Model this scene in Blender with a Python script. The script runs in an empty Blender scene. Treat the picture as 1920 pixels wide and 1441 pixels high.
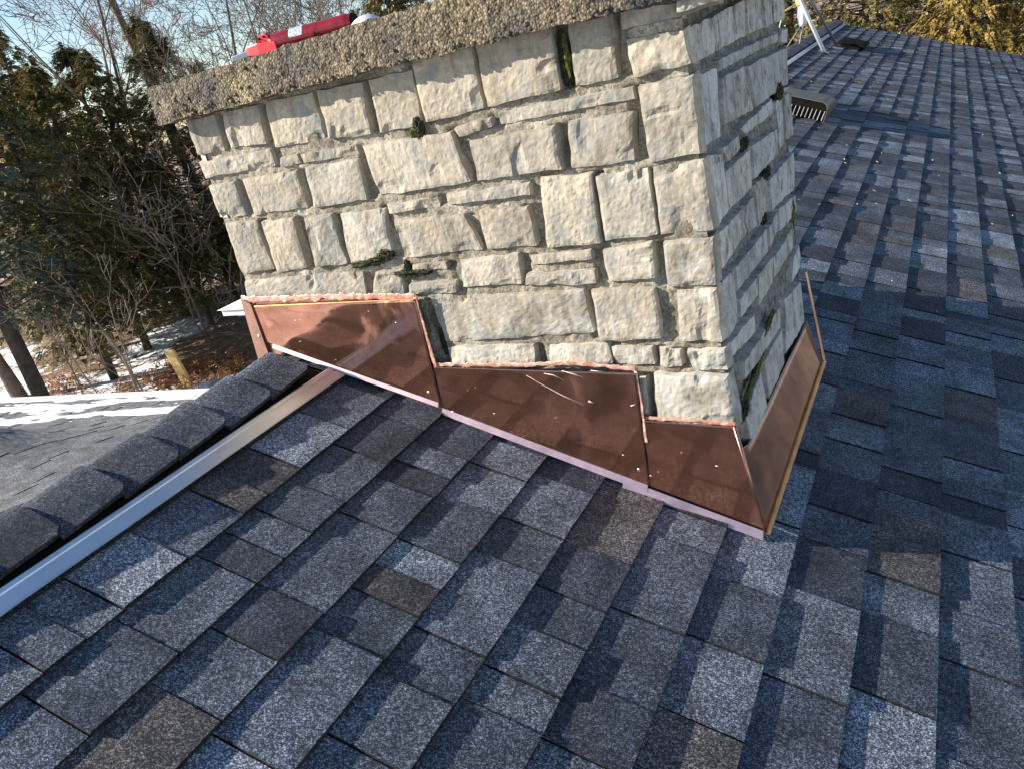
import bpy, math, random
from mathutils import Vector, Matrix, noise
PI = math.pi
random.seed(7)
rnd = random.Random(11)
sc = bpy.context.scene
COL = sc.collection

# ------------------------------------------------------------------ camera
cam_d = bpy.data.cameras.new('camera')
cam = bpy.data.objects.new('camera', cam_d)
COL.objects.link(cam)
CP = Vector((1.0401, -1.4657, 0.7833))
pitch, yaw, roll = 0.3853, -0.5506, -0.2274
fw = Vector((math.sin(yaw)*math.cos(pitch), math.cos(yaw)*math.cos(pitch), -math.sin(pitch)))
rt = fw.cross(Vector((0, 0, 1))).normalized()
up = rt.cross(fw)
r2 = math.cos(roll)*rt + math.sin(roll)*up
u2 = -math.sin(roll)*rt + math.cos(roll)*up
M = Matrix(((r2.x, u2.x, -fw.x, CP.x), (r2.y, u2.y, -fw.y, CP.y), (r2.z, u2.z, -fw.z, CP.z), (0, 0, 0, 1)))
cam.matrix_world = M
cam_d.sensor_width = 36.0
cam_d.lens = 1496.2/1920*36.0
cam_d.clip_start = 0.02
cam_d.clip_end = 1000
sc.camera = cam

# ------------------------------------------------------------------ world, sun, exposure
SUN = Vector((-1.0, -0.48, 0.55)).normalized()       # towards the sun
el = math.asin(SUN.z)
az = math.atan2(SUN.x, SUN.y)
w = bpy.data.worlds.new('World')
sc.world = w
w.use_nodes = True
nt = w.node_tree
bg = nt.nodes['Background']
sky = nt.nodes.new('ShaderNodeTexSky')
sky.sky_type = 'NISHITA'
sky.sun_disc = False
sky.sun_elevation = el
sky.sun_rotation = az
sky.air_density = 1.0
sky.dust_density = 0.2
sky.ozone_density = 2.0
nt.links.new(sky.outputs[0], bg.inputs[0])
bg.inputs[1].default_value = 0.075
sl = bpy.data.lights.new('sun', 'SUN')
sl.energy = 5.0
sl.angle = math.radians(0.5)
sl.color = (1.0, 0.92, 0.80)
so = bpy.data.objects.new('sun', sl)
COL.objects.link(so)
so.rotation_euler = SUN.to_track_quat('Z', 'Y').to_euler()
sc.view_settings.view_transform = 'Standard'
sc.view_settings.look = 'None'
sc.view_settings.exposure = 1.15
sc.view_settings.gamma = 1.0
sc.cycles.max_bounces = 8
sc.cycles.sample_clamp_indirect = 10.0

# ------------------------------------------------------------------ helpers
class MB:
    def __init__(s):
        s.v = []; s.f = []; s.c = []; s.m = []
    def quad(s, a, b, c, d, col=None, mi=0):
        n = len(s.v); s.v += [a, b, c, d]; s.f.append((n, n+1, n+2, n+3)); s.c.append(col); s.m.append(mi)
    def box(s, x0, x1, y0, y1, z0, z1, mi=0, T=None):
        n = len(s.v)
        P = [(x0,y0,z0),(x1,y0,z0),(x1,y1,z0),(x0,y1,z0),(x0,y0,z1),(x1,y0,z1),(x1,y1,z1),(x0,y1,z1)]
        if T is not None: P = [tuple(T @ Vector(p)) for p in P]
        s.v += P
        for f in ((0,3,2,1),(4,5,6,7),(0,1,5,4),(1,2,6,5),(2,3,7,6),(3,0,4,7)):
            s.f.append(tuple(n+i for i in f)); s.c.append(None); s.m.append(mi)
    def prism(s, poly, d0, d1, axis=1, mi=0):
        # poly: 2-D outline swept along an axis between d0 and d1
        n = len(s.v); k = len(poly)
        def mk(p, d):
            if axis == 1: return (p[0], d, p[1])
            if axis == 0: return (d, p[0], p[1])
            return (p[0], p[1], d)
        s.v += [mk(p, d0) for p in poly] + [mk(p, d1) for p in poly]
        s.f.append(tuple(range(n, n+k))); s.f.append(tuple(range(n+2*k-1, n+k-1, -1)))
        s.c += [None]*2; s.m += [mi]*2
        for i in range(k):
            j = (i+1) % k
            s.f.append((n+i, n+k+i, n+k+j, n+j)); s.c.append(None); s.m.append(mi)
    def grid(s, fn, nu, nv, col=None, mi=0):
        n = len(s.v)
        for j in range(nv+1):
            for i in range(nu+1):
                s.v.append(tuple(fn(i/nu, j/nv)))
        for j in range(nv):
            for i in range(nu):
                a = n + j*(nu+1) + i
                s.f.append((a, a+1, a+nu+2, a+nu+1)); s.c.append(col); s.m.append(mi)
        return n
    def tube(s, pts, rads, k=6, caps=True, mi=0):
        n = len(s.v); pts = [Vector(p) for p in pts]
        N = len(pts); ref = None
        for i, p in enumerate(pts):
            t = (pts[min(i+1, N-1)] - pts[max(i-1, 0)])
            if t.length < 1e-9: t = Vector((0, 0, 1))
            t.normalize()
            if ref is None:
                ref = t.orthogonal().normalized()
            else:
                ref = (ref - t*ref.dot(t))
                ref = ref.normalized() if ref.length > 1e-6 else t.orthogonal().normalized()
            b = t.cross(ref)
            r = rads[i] if isinstance(rads, (list, tuple)) else rads
            for j in range(k):
                a = 2*PI*j/k
                s.v.append(tuple(p + (ref*math.cos(a) + b*math.sin(a))*r))
        for i in range(N-1):
            for j in range(k):
                a = n+i*k+j; c = n+i*k+(j+1) % k
                s.f.append((a, c, c+k, a+k)); s.c.append(None); s.m.append(mi)
        if caps:
            s.f.append(tuple(n+j for j in reversed(range(k)))); s.f.append(tuple(n+(N-1)*k+j for j in range(k)))
            s.c += [None]*2; s.m += [mi]*2
    def mesh(s, name, mats, smooth=False):
        me = bpy.data.meshes.new(name)
        me.from_pydata(s.v, [], s.f)
        if any(c is not None for c in s.c):
            at = me.color_attributes.new('tone', 'FLOAT_COLOR', 'CORNER')
            buf = []
            for f, c in zip(s.f, s.c):
                c = c or (0.5, 0.5, 0.5)
                buf += [c[0], c[1], c[2], 1.0]*len(f)
            at.data.foreach_set('color', buf)
        for m in (mats if isinstance(mats, (list, tuple)) else [mats]): me.materials.append(m)
        if any(s.m): me.polygons.foreach_set('material_index', s.m)
        if smooth: me.polygons.foreach_set('use_smooth', [True]*len(me.polygons))
        me.update()
        return me
    def build(s, name, mats, parent=None, smooth=False, bevel=0):
        o = bpy.data.objects.new(name, s.mesh(name, mats, smooth))
        COL.objects.link(o)
        if parent is not None: o.parent = parent
        if bevel:
            b = o.modifiers.new('bevel', 'BEVEL'); b.width = bevel; b.segments = 2; b.limit_method = 'ANGLE'
        return o

def tag(o, label=None, cat=None, group=None, kind=None):
    if label: o['label'] = label
    if cat: o['category'] = cat
    if group: o['group'] = group
    if kind: o['kind'] = kind
    return o

def empty(name, loc=(0, 0, 0), rz=0):
    o = bpy.data.objects.new(name, None)
    COL.objects.link(o)
    o.location = loc; o.rotation_euler = (0, 0, rz); o.empty_display_size = 0.1
    return o

def fbm(p, o=4, sc_=1.0):
    v = 0; a = 1; q = Vector(p)*sc_
    for _ in range(o):
        v += a*noise.noise(q); a *= 0.5; q = q*2.03
    return v

# ------------------------------------------------------------------ materials
def mat(name):
    m = bpy.data.materials.new(name); m.use_nodes = True
    n = m.node_tree.nodes; b = n['Principled BSDF']
    return m, n, m.node_tree.links, b
def N(n, t, **kw):
    x = n.new(t)
    for k, v in kw.items():
        if k in x.inputs: x.inputs[k].default_value = v
        else: setattr(x, k, v)
    return x
def ramp(n, l, src, stops, interp='LINEAR'):
    r = n.new('ShaderNodeValToRGB'); e = r.color_ramp.elements; r.color_ramp.interpolation = interp
    while len(e) < len(stops): e.new(0.5)
    for i, (p, c) in enumerate(stops):
        e[i].position = p
        e[i].color = (c, c, c, 1) if isinstance(c, (int, float)) else (*c, 1)
    l.new(src, r.inputs[0]); return r
def mix(n, l, fac, a, b, mode='MIX'):
    m = n.new('ShaderNodeMix'); m.data_type = 'RGBA'; m.blend_type = mode
    for i, v in ((0, fac), (6, a), (7, b)):
        if hasattr(v, 'is_output'): l.new(v, m.inputs[i])
        elif i == 0: m.inputs[0].default_value = v
        else: m.inputs[i].default_value = (*v, 1)
    return m.outputs[2]
def bump(n, l, b, h, strength, dist, prev=None):
    x = n.new('ShaderNodeBump'); x.inputs['Strength'].default_value = strength; x.inputs['Distance'].default_value = dist
    l.new(h, x.inputs['Height'])
    if prev: l.new(prev, x.inputs['Normal'])
    if b: l.new(x.outputs[0], b.inputs['Normal'])
    return x.outputs[0]
def coord(n): return n.new('ShaderNodeTexCoord').outputs['Object']

def m_simple(name, col, rough=0.6, metal=0.0, nscale=20, var=0.25, bmp=0.2, bd=0.002):
    m, n, l, b = mat(name)
    c = coord(n)
    t = N(n, 'ShaderNodeTexNoise', Scale=nscale, Detail=5.0); l.new(c, t.inputs[0])
    lo = tuple(x*(1-var) for x in col); hi = tuple(min(1, x*(1+var)) for x in col)
    r = ramp(n, l, t.outputs[0], [(0.3, lo), (0.7, hi)])
    l.new(r.outputs[0], b.inputs['Base Color'])
    b.inputs['Roughness'].default_value = rough; b.inputs['Metallic'].default_value = metal
    if bmp: bump(n, l, b, t.outputs[0], bmp, bd)
    return m

def dull(m):
    m.node_tree.nodes['Principled BSDF'].inputs['Specular IOR Level'].default_value = 0.1
    return m

def m_shingle(name='shingle_granules', gain=1.0):
    m, n, l, b = mat(name)
    c = coord(n)
    a = n.new('ShaderNodeAttribute'); a.attribute_name = 'tone'
    big = N(n, 'ShaderNodeTexNoise', Scale=9.0, Detail=4.0, Roughness=0.6); l.new(c, big.inputs[0])
    tone = mix(n, l, 0.75, a.outputs[0], ramp(n, l, big.outputs[0], [(0.3, 0.45), (0.7, 1.5)]).outputs[0], 'MULTIPLY')
    g = N(n, 'ShaderNodeTexVoronoi', Scale=600.0); l.new(c, g.inputs['Vector'])
    sep = n.new('ShaderNodeSeparateColor'); l.new(g.outputs['Color'], sep.inputs[0])
    sp = ramp(n, l, sep.outputs[0], [(0.0, 0.3), (0.5, 0.62), (0.70, 1.1), (0.86, 3.6)])
    col = mix(n, l, 1.0, tone, sp.outputs[0], 'MULTIPLY')
    g2 = N(n, 'ShaderNodeTexNoise', Scale=140.0, Detail=2.0); l.new(c, g2.inputs[0])
    col = mix(n, l, 1.0, col, ramp(n, l, g2.outputs[0], [(0.3, 0.55), (0.7, 1.5)]).outputs[0], 'MULTIPLY')
    l.new(col, b.inputs['Base Color'])
    b.inputs['Roughness'].default_value = 0.85
    b.inputs['Specular IOR Level'].default_value = 0.35
    h1 = bump(n, l, None, g.outputs['Distance'], 0.35, 0.0012)
    h2 = N(n, 'ShaderNodeTexNoise', Scale=9.0, Detail=2.0, Roughness=0.4); l.new(c, h2.inputs[0])
    bump(n, l, b, h2.outputs[0], 0.55, 0.014, h1)
    return m

def m_stone(name, warm):
    m, n, l, b = mat(name)
    c = coord(n)
    a = n.new('ShaderNodeAttribute'); a.attribute_name = 'tone'
    n1 = N(n, 'ShaderNodeTexNoise', Scale=7.0, Detail=6.0, Roughness=0.65); l.new(c, n1.inputs[0])
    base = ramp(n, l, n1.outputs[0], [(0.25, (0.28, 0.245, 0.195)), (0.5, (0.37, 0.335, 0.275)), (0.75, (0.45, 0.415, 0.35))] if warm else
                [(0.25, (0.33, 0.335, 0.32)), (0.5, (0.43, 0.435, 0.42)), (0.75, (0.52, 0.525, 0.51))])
    col = mix(n, l, 1.0, base.outputs[0], a.outputs[0], 'MULTIPLY')
    n2 = N(n, 'ShaderNodeTexNoise', Scale=90.0, Detail=4.0, Roughness=0.7); l.new(c, n2.inputs[0])
    col = mix(n, l, 1.0, col, ramp(n, l, n2.outputs[0], [(0.3, 0.72), (0.7, 1.22)]).outputs[0], 'MULTIPLY')
    n5 = N(n, 'ShaderNodeTexNoise', Scale=13.0, Detail=4.0, Roughness=0.6, Distortion=0.8); l.new(c, n5.inputs[0])
    col = mix(n, l, ramp(n, l, n5.outputs[0], [(0.52, 0.0), (0.62, 0.8)]).outputs[0], col, (0.27, 0.265, 0.25))
    n6 = N(n, 'ShaderNodeTexNoise', Scale=19.0, Detail=3.0); l.new(c, n6.inputs[0])
    col = mix(n, l, ramp(n, l, n6.outputs[0], [(0.57, 0.0), (0.66, 0.55)]).outputs[0], col, (0.43, 0.36, 0.26) if warm else (0.36, 0.33, 0.28))
    # soot and lichen flecks: strong on the side face, scarce in front
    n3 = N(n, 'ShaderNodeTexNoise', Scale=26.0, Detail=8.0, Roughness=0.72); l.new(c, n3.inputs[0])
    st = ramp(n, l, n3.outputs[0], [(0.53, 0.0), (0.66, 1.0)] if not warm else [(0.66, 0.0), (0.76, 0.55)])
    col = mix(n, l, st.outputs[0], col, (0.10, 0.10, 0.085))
    mp = n.new('ShaderNodeMapping'); l.new(c, mp.inputs[0]); mp.inputs['Scale'].default_value = (30, 30, 3.2)
    n7 = N(n, 'ShaderNodeTexNoise', Scale=1.0, Detail=6.0, Roughness=0.65); l.new(mp.outputs[0], n7.inputs[0])
    col = mix(n, l, 1.0, col, ramp(n, l, n7.outputs[0], [(0.30, 0.55), (0.47, 1.0), (0.75, 1.08)]).outputs[0], 'MULTIPLY')
    # white bloom low on the face
    sx = n.new('ShaderNodeSeparateXYZ'); l.new(c, sx.inputs[0])
    n4 = N(n, 'ShaderNodeTexNoise', Scale=16.0, Detail=6.0, Roughness=0.7); l.new(c, n4.inputs[0])
    mr = N(n, 'ShaderNodeMapRange'); l.new(sx.outputs['Z'], mr.inputs[0])
    mr.inputs[1].default_value = 0.55; mr.inputs[2].default_value = 0.1; mr.inputs[3].default_value = 0.0; mr.inputs[4].default_value = 0.21
    ad = n.new('ShaderNodeMath'); ad.operation = 'ADD'; l.new(n4.outputs[0], ad.inputs[0]); l.new(mr.outputs[0], ad.inputs[1])
    bl = ramp(n, l, ad.outputs[0], [(0.62, 0.0), (0.80, 0.55)])
    col = mix(n, l, bl.outputs[0], col, (0.62, 0.60, 0.55))
    l.new(col, b.inputs['Base Color'])
    b.inputs['Roughness'].default_value = 0.9; b.inputs['Specular IOR Level'].default_value = 0.25
    h1 = bump(n, l, None, n2.outputs[0], 0.35, 0.002)
    h2 = N(n, 'ShaderNodeTexNoise', Scale=30.0, Detail=6.0, Roughness=0.6); l.new(c, h2.inputs[0])
    bump(n, l, b, h2.outputs[0], 0.28, 0.005, h1)
    return m

def m_mortar():
    m, n, l, b = mat('rough_mortar')
    c = coord(n)
    n1 = N(n, 'ShaderNodeTexNoise', Scale=160.0, Detail=5.0, Roughness=0.7); l.new(c, n1.inputs[0])
    n2 = N(n, 'ShaderNodeTexNoise', Scale=11.0, Detail=5.0); l.new(c, n2.inputs[0])
    a = ramp(n, l, n2.outputs[0], [(0.35, (0.19, 0.165, 0.125)), (0.55, (0.34, 0.30, 0.23)), (0.7, (0.50, 0.47, 0.40))])
    col = mix(n, l, 1.0, a.outputs[0], ramp(n, l, n1.outputs[0], [(0.3, 0.35), (0.7, 1.5)]).outputs[0], 'MULTIPLY')
    l.new(col, b.inputs['Base Color']); b.inputs['Roughness'].default_value = 0.95
    bump(n, l, b, n1.outputs[0], 0.8, 0.006)
    return m

def m_cap():
    m, n, l, b = mat('exposed_aggregate_concrete')
    c = coord(n)
    v = N(n, 'ShaderNodeTexVoronoi', Scale=210.0); l.new(c, v.inputs['Vector'])
    v2 = N(n, 'ShaderNodeTexVoronoi', Scale=62.0); l.new(c, v2.inputs['Vector'])
    n1 = N(n, 'ShaderNodeTexNoise', Scale=6.0, Detail=6.0, Roughness=0.65); l.new(c, n1.inputs[0])
    base = ramp(n, l, n1.outputs[0], [(0.36, (0.055, 0.055, 0.052)), (0.46, (0.14, 0.115, 0.08)), (0.56, (0.20, 0.155, 0.095)), (0.68, (0.28, 0.225, 0.125))])
    sp = n.new('ShaderNodeSeparateColor'); l.new(v.outputs['Color'], sp.inputs[0])
    col = mix(n, l, 1.0, base.outputs[0], ramp(n, l, sp.outputs[0], [(0.0, 0.4), (0.6, 1.0), (1.0, 1.75)]).outputs[0], 'MULTIPLY')
    col = mix(n, l, 0.8, col, ramp(n, l, v.outputs['Distance'], [(0.25, 1.15), (0.75, 0.3)]).outputs[0], 'MULTIPLY')
    l.new(col, b.inputs['Base Color']); b.inputs['Roughness'].default_value = 0.92
    h = bump(n, l, None, v.outputs['Distance'], 0.7, -0.003)
    bump(n, l, b, v2.outputs['Distance'], 0.35, -0.004, h)
    return m

def m_copper(name, haze=0.5, tint=(0.66, 0.32, 0.225), rough=0.08, seed=0.0):
    m, n, l, b = mat(name)
    c0 = coord(n)
    mp = n.new('ShaderNodeMapping'); l.new(c0, mp.inputs[0]); mp.inputs['Location'].default_value = (seed, seed*2, seed)
    c = mp.outputs[0]
    n1 = N(n, 'ShaderNodeTexNoise', Scale=5.0, Detail=5.0, Roughness=0.55, Distortion=0.6); l.new(c, n1.inputs[0])
    n2 = N(n, 'ShaderNodeTexNoise', Scale=60.0, Detail=5.0, Roughness=0.7); l.new(c, n2.inputs[0])
    hz = ramp(n, l, n1.outputs[0], [(haze, 0.0), (haze+0.08, 1.0)])
    dk = tuple(x*0.75 for x in tint)
    n7 = N(n, 'ShaderNodeTexNoise', Scale=14.0, Detail=6.0, Roughness=0.7); l.new(c, n7.inputs[0])
    base = mix(n, l, hz.outputs[0], dk, tint)
    base = mix(n, l, 1.0, base, ramp(n, l, n7.outputs[0], [(0.3, 0.62), (0.65, 1.1)]).outputs[0], 'MULTIPLY')
    fl = ramp(n, l, n2.outputs[0], [(0.71, 0.0), (0.78, 1.0)])
    base = mix(n, l, fl.outputs[0], base, (0.95, 0.62, 0.48))
    l.new(base, b.inputs['Base Color']); b.inputs['Metallic'].default_value = 0.9
    rr = n.new('ShaderNodeMapRange'); l.new(hz.outputs[0], rr.inputs[0])
    rr.inputs[3].default_value = rough; rr.inputs[4].default_value = 0.36
    r3 = n.new('ShaderNodeMath'); r3.operation = 'MULTIPLY_ADD'; l.new(fl.outputs[0], r3.inputs[0]); r3.inputs[1].default_value = 0.3
    l.new(rr.outputs[0], r3.inputs[2])
    l.new(r3.outputs[0], b.inputs['Roughness'])
    bump(n, l, b, n2.outputs[0], 0.04, 0.0008)
    return m

def m_sealant():
    m, n, l, b = mat('smeared_sealant')
    c = coord(n)
    n1 = N(n, 'ShaderNodeTexNoise', Scale=45.0, Detail=6.0, Roughness=0.7); l.new(c, n1.inputs[0])
    r = ramp(n, l, n1.outputs[0], [(0.35, (0.42, 0.16, 0.10)), (0.53, (0.60, 0.31, 0.22)), (0.66, (0.72, 0.66, 0.60))])
    l.new(r.outputs[0], b.inputs['Base Color']); b.inputs['Roughness'].default_value = 0.28
    b.inputs['Coat Weight'].default_value = 0.5; b.inputs['Coat Roughness'].default_value = 0.1
    bump(n, l, b, n1.outputs[0], 0.6, 0.004)
    return m

def m_leaf(name, cols, trans=0.25):
    m, n, l, b = mat(name)
    g = n.new('ShaderNodeNewGeometry')
    oi = n.new('ShaderNodeObjectInfo')
    ad = n.new('ShaderNodeMath'); ad.operation = 'ADD'; l.new(g.outputs['Random Per Island'], ad.inputs[0]); 
    ml = n.new('ShaderNodeMath'); ml.operation = 'MULTIPLY'; ml.inputs[1].default_value = 0.25; l.new(oi.outputs['Random'], ml.inputs[0])
    l.new(ml.outputs[0], ad.inputs[1])
    k = len(cols)
    r = ramp(n, l, ad.outputs[0], [(i/(k-1)*1.1 if i < k-1 else 1.0, cc) for i, cc in enumerate(cols)])
    l.new(r.outputs[0], b.inputs['Base Color']); b.inputs['Roughness'].default_value = 0.6
    b.inputs['Specular IOR Level'].default_value = 0.25
    tr = n.new('ShaderNodeBsdfTranslucent'); l.new(r.outputs[0], tr.inputs[0])
    mx = n.new('ShaderNodeMixShader'); mx.inputs[0].default_value = trans
    l.new(b.outputs[0], mx.inputs[1]); l.new(tr.outputs[0], mx.inputs[2])
    l.new(mx.outputs[0], n['Material Output'].inputs[0])
    return m

def m_ground():
    m, n, l, b = mat('snowy_yard')
    c = coord(n)
    n1 = N(n, 'ShaderNodeTexNoise', Scale=0.28, Detail=9.0, Roughness=0.68); l.new(c, n1.inputs[0])
    n2 = N(n, 'ShaderNodeTexNoise', Scale=7.0, Detail=6.0, Roughness=0.75); l.new(c, n2.inputs[0])
    leaf = ramp(n, l, n2.outputs[0], [(0.35, (0.05, 0.032, 0.018)), (0.5, (0.17, 0.10, 0.05)), (0.65, (0.30, 0.19, 0.09))])
    # distance from the woodland edge line raises the leaf litter
    sx = n.new('ShaderNodeSeparateXYZ'); l.new(c, sx.inputs[0])
    d = n.new('ShaderNodeMath'); d.operation = 'MULTIPLY_ADD'; l.new(sx.outputs['X'], d.inputs[0]); d.inputs[1].default_value = -0.1; l.new(sx.outputs['Y'], d.inputs[2])
    mr = n.new('ShaderNodeMapRange'); l.new(d.outputs[0], mr.inputs[0])
    mr.inputs[1].default_value = 10.8; mr.inputs[2].default_value = 13.0; mr.inputs[3].default_value = 0.0; mr.inputs[4].default_value = 0.17
    s = n.new('ShaderNodeMath'); s.operation = 'ADD'; l.new(n1.outputs[0], s.inputs[0]); l.new(mr.outputs[0], s.inputs[1])
    s2 = n.new('ShaderNodeMath'); s2.operation = 'MULTIPLY_ADD'; l.new(n2.outputs[0], s2.inputs[0]); s2.inputs[1].default_value = 0.35; l.new(s.outputs[0], s2.inputs[2])
    k = ramp(n, l, s2.outputs[0], [(0.735, 0.0), (0.775, 1.0)])
    col = mix(n, l, k.outputs[0], (0.80, 0.82, 0.86), leaf.outputs[0])
    l.new(col, b.inputs['Base Color']); b.inputs['Roughness'].default_value = 0.85
    bump(n, l, b, n2.outputs[0], 0.5, 0.05)
    return m

MT = {}
MT['shingle'] = m_shingle()
MT['stone'] = m_stone('limestone', True)
MT['stone_side'] = m_stone('shade_grey_limestone', False)  # same stone, with the cool grey of its shaded face put into the colour
MT['mortar'] = m_mortar()
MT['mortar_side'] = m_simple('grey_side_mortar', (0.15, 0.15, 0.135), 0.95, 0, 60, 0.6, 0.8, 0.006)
MT['cap'] = m_cap()
MT['copper'] = m_copper('copper_sheet', 0.66)
MT['copper_hazy'] = m_copper('blotched_copper', 0.52, tint=(0.74, 0.36, 0.25), seed=3.3)
MT['copper_hem'] = m_copper('copper_hem', 0.1, tint=(0.90, 0.62, 0.62), rough=0.3)
MT['copper_side'] = m_copper('dull_copper', 0.62, tint=(0.62, 0.35, 0.26), rough=0.3, seed=8)
MT['sealant'] = m_sealant()
MT['moss'] = m_simple('moss', (0.028, 0.03, 0.012), 1.0, 0, 90, 0.7, 1.0, 0.01)
MT['moss_green'] = m_simple('green_moss', (0.09, 0.095, 0.02), 1.0, 0, 90, 0.6, 1.0, 0.01)
MT['alu'] = m_simple('bare_aluminium', (0.90, 0.91, 0.93), 0.36, 1.0, 6, 0.12, 0.05, 0.002)
MT['galv'] = m_simple('galvanised_steel', (0.62, 0.63, 0.65), 0.4, 0.9, 15, 0.15, 0.05)
MT['grey_pole'] = m_simple('weathered_steel', (0.22, 0.22, 0.24), 0.5, 0.7, 15, 0.2, 0.05)
MT['white'] = m_simple('white_enamel', (0.78, 0.77, 0.73), 0.45, 0, 12, 0.07, 0.05)
MT['black_metal'] = dull(m_simple('dark_bronze_metal', (0.008, 0.007, 0.006), 0.8, 0.0, 14, 0.3, 0.05))
MT['vent_hood'] = m_simple('taupe_vent_paint', (0.13, 0.115, 0.09), 0.4, 0, 10, 0.15, 0.08)
MT['red_dark'] = m_simple('dark_red_foil', (0.20, 0.008, 0.018), 0.25, 0, 30, 0.3, 0.4, 0.002)
MT['red'] = m_simple('red_enamel', (0.75, 0.03, 0.045), 0.35, 0, 12, 0.1, 0.05)
MT['bluegrey'] = m_simple('blue_grey_plastic', (0.14, 0.17, 0.26), 0.4, 0, 20, 0.15, 0.05)
MT['label'] = m_simple('label_print', (0.38, 0.43, 0.52), 0.5, 0, 220, 0.75, 0.0)
MT['wood_yellow'] = m_simple('fresh_cut_wood', (0.78, 0.56, 0.2), 0.7, 0, 14, 0.2, 0.2)
MT['bark'] = m_simple('grey_bark', (0.17, 0.135, 0.105), 0.9, 0, 12, 0.45, 0.9, 0.02)
MT['bark_dark'] = m_simple('dark_bark', (0.05, 0.04, 0.034), 0.95, 0, 9, 0.5, 1.0, 0.03)
MT['twig'] = m_simple('twig_bark', (0.15, 0.115, 0.09), 0.85, 0, 8, 0.35, 0.3, 0.01)
MT['twig_far'] = m_simple('reddish_twig_bark', (0.22, 0.15, 0.13), 0.85, 0, 8, 0.35, 0.3, 0.01)
MT['leaf_dark'] = m_leaf('dark_evergreen_foliage', [(0.030, 0.040, 0.016), (0.08, 0.085, 0.028), (0.17, 0.15, 0.045), (0.33, 0.23, 0.075)])  # sunlit golden highlights are mixed into the leaf colours
MT['leaf_sunlit'] = m_leaf('sunlit_gold_foliage', [(0.03, 0.035, 0.012), (0.09, 0.08, 0.022), (0.27, 0.185, 0.045), (0.44, 0.31, 0.075)])  # gold of the sunlight is put into the foliage colour
MT['leaf_blue'] = m_leaf('blue_green_foliage', [(0.025, 0.04, 0.03), (0.04, 0.06, 0.04), (0.07, 0.09, 0.06), (0.10, 0.12, 0.08)])
MT['bramble'] = m_leaf('dry_fern', [(0.14, 0.05, 0.02), (0.32, 0.12, 0.05), (0.44, 0.20, 0.08), (0.5, 0.3, 0.14)])
MT['ground'] = m_ground()
# ------------------------------------------------------------------ roof frame
TP = 0.3654
CS, SN = math.cos(TP), math.sin(TP)
TAN = math.tan(TP)
RX = -0.51                                   # ridge
S0, EX = -0.3446, 0.143
def RP(s, y, h=0.0):
    return Vector((s*CS + h*SN, y, -s*SN + h*CS))

TONES = [((0.029, 0.036, 0.051), 5), ((0.048, 0.059, 0.080), 9), ((0.068, 0.082, 0.108), 9),
         ((0.100, 0.118, 0.150), 6), ((0.072, 0.068, 0.072), 2), ((0.050, 0.049, 0.056), 1), ((0.135, 0.155, 0.19), 2)]
TW = [t for t, k in TONES for _ in range(k)]
def shingle_field(P, s0, ex, k0, k1, t0, t1, seed, th=1.0, smin=-99.0, seg=0.055, gr=0.0):
    """P(s, t, h) -> point; courses step down with s, run along t."""
    R = random.Random(seed); mb = MB()
    for k in range(k0, k1):
        sa, sb = max(smin, s0 + (k-1)*ex), s0 + k*ex
        t = t0 - R.random()*0.2; raised = R.random() < 0.5
        warp = R.random()*10
        last = None
        while t < t1:
            wd = R.choice((0.075, 0.11, 0.14, 0.165, 0.19, 0.24)) * R.uniform(0.9, 1.1)
            a, b2 = max(t, t0), min(t + wd, t1)
            t += wd
            if b2 - a < 0.004: raised = not raised; continue
            tone = R.choice(TW)
            if tone == last: tone = R.choice(TW)
            last = tone
            g = R.uniform(0.85, 1.15); tone = tuple(x*g*(1-gr)+0.14*gr for x in tone)
            hb = (0.0026 if raised else 0.0) * th
            gap = 0.0015
            n = max(1, int((b2-a)/seg))
            bow = R.uniform(-0.0008, 0.0012)
            def surf(u, v):
                tt = a + gap + (b2-a-2*gap)*u
                edge = 0.0016*noise.noise(Vector((tt*9, k*3.1, seed))) + 0.0009*noise.noise(Vector((tt*60, k*3.1, seed)))
                s = sa + (sb + edge - sa)*v
                lift = 0.0012*noise.noise(Vector((tt*4, k*1.7, seed+5)))*v + bow*v
                h = (-0.0065 + 0.0052*v)*th + hb*min(1, v*1.0+0.55) + lift
                return P(s, tt, h)
            n0 = mb.grid(surf, n, 2, tone)
            # butt edge and two side edges give the shingle its thickness
            for i in range(n):
                p, q = mb.v[n0+2*(n+1)+i], mb.v[n0+2*(n+1)+i+1]
                u0, u1 = i/n, (i+1)/n
                ta, tb = a+gap+(b2-a-2*gap)*u0, a+gap+(b2-a-2*gap)*u1
                mb.quad(p, tuple(P(sb, ta, -0.0085*th)), tuple(P(sb, tb, -0.0085*th)), q, (0.012, 0.012, 0.013))
            if raised:
                for u in (0, 1):
                    tt = a+gap+(b2-a-2*gap)*u
                    i0 = 0 if u == 0 else n
                    for j in range(2):
                        p, q = mb.v[n0+j*(n+1)+i0], mb.v[n0+(j+1)*(n+1)+i0]
                        s_a, s_b = sa+(sb-sa)*j/2, sa+(sb-sa)*(j+1)/2
                        mb.quad(p, q, tuple(P(s_b, tt, -0.009*th)), tuple(P(s_a, tt, -0.009*th)), (0.012, 0.012, 0.013))
            raised = not raised if R.random() < 0.85 else raised
    # felt sheet beneath
    A, B_ = max(smin, s0+(k0-1)*ex), s0+(k1-1)*ex
    for (u0, u1) in ((t0, t1),):
        mb.quad(tuple(P(A, u0, -0.011*th)), tuple(P(B_, u0, -0.011*th)), tuple(P(B_, u1, -0.011*th)), tuple(P(A, u1, -0.011*th)), (0.01, 0.01, 0.01))
    return mb

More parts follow.
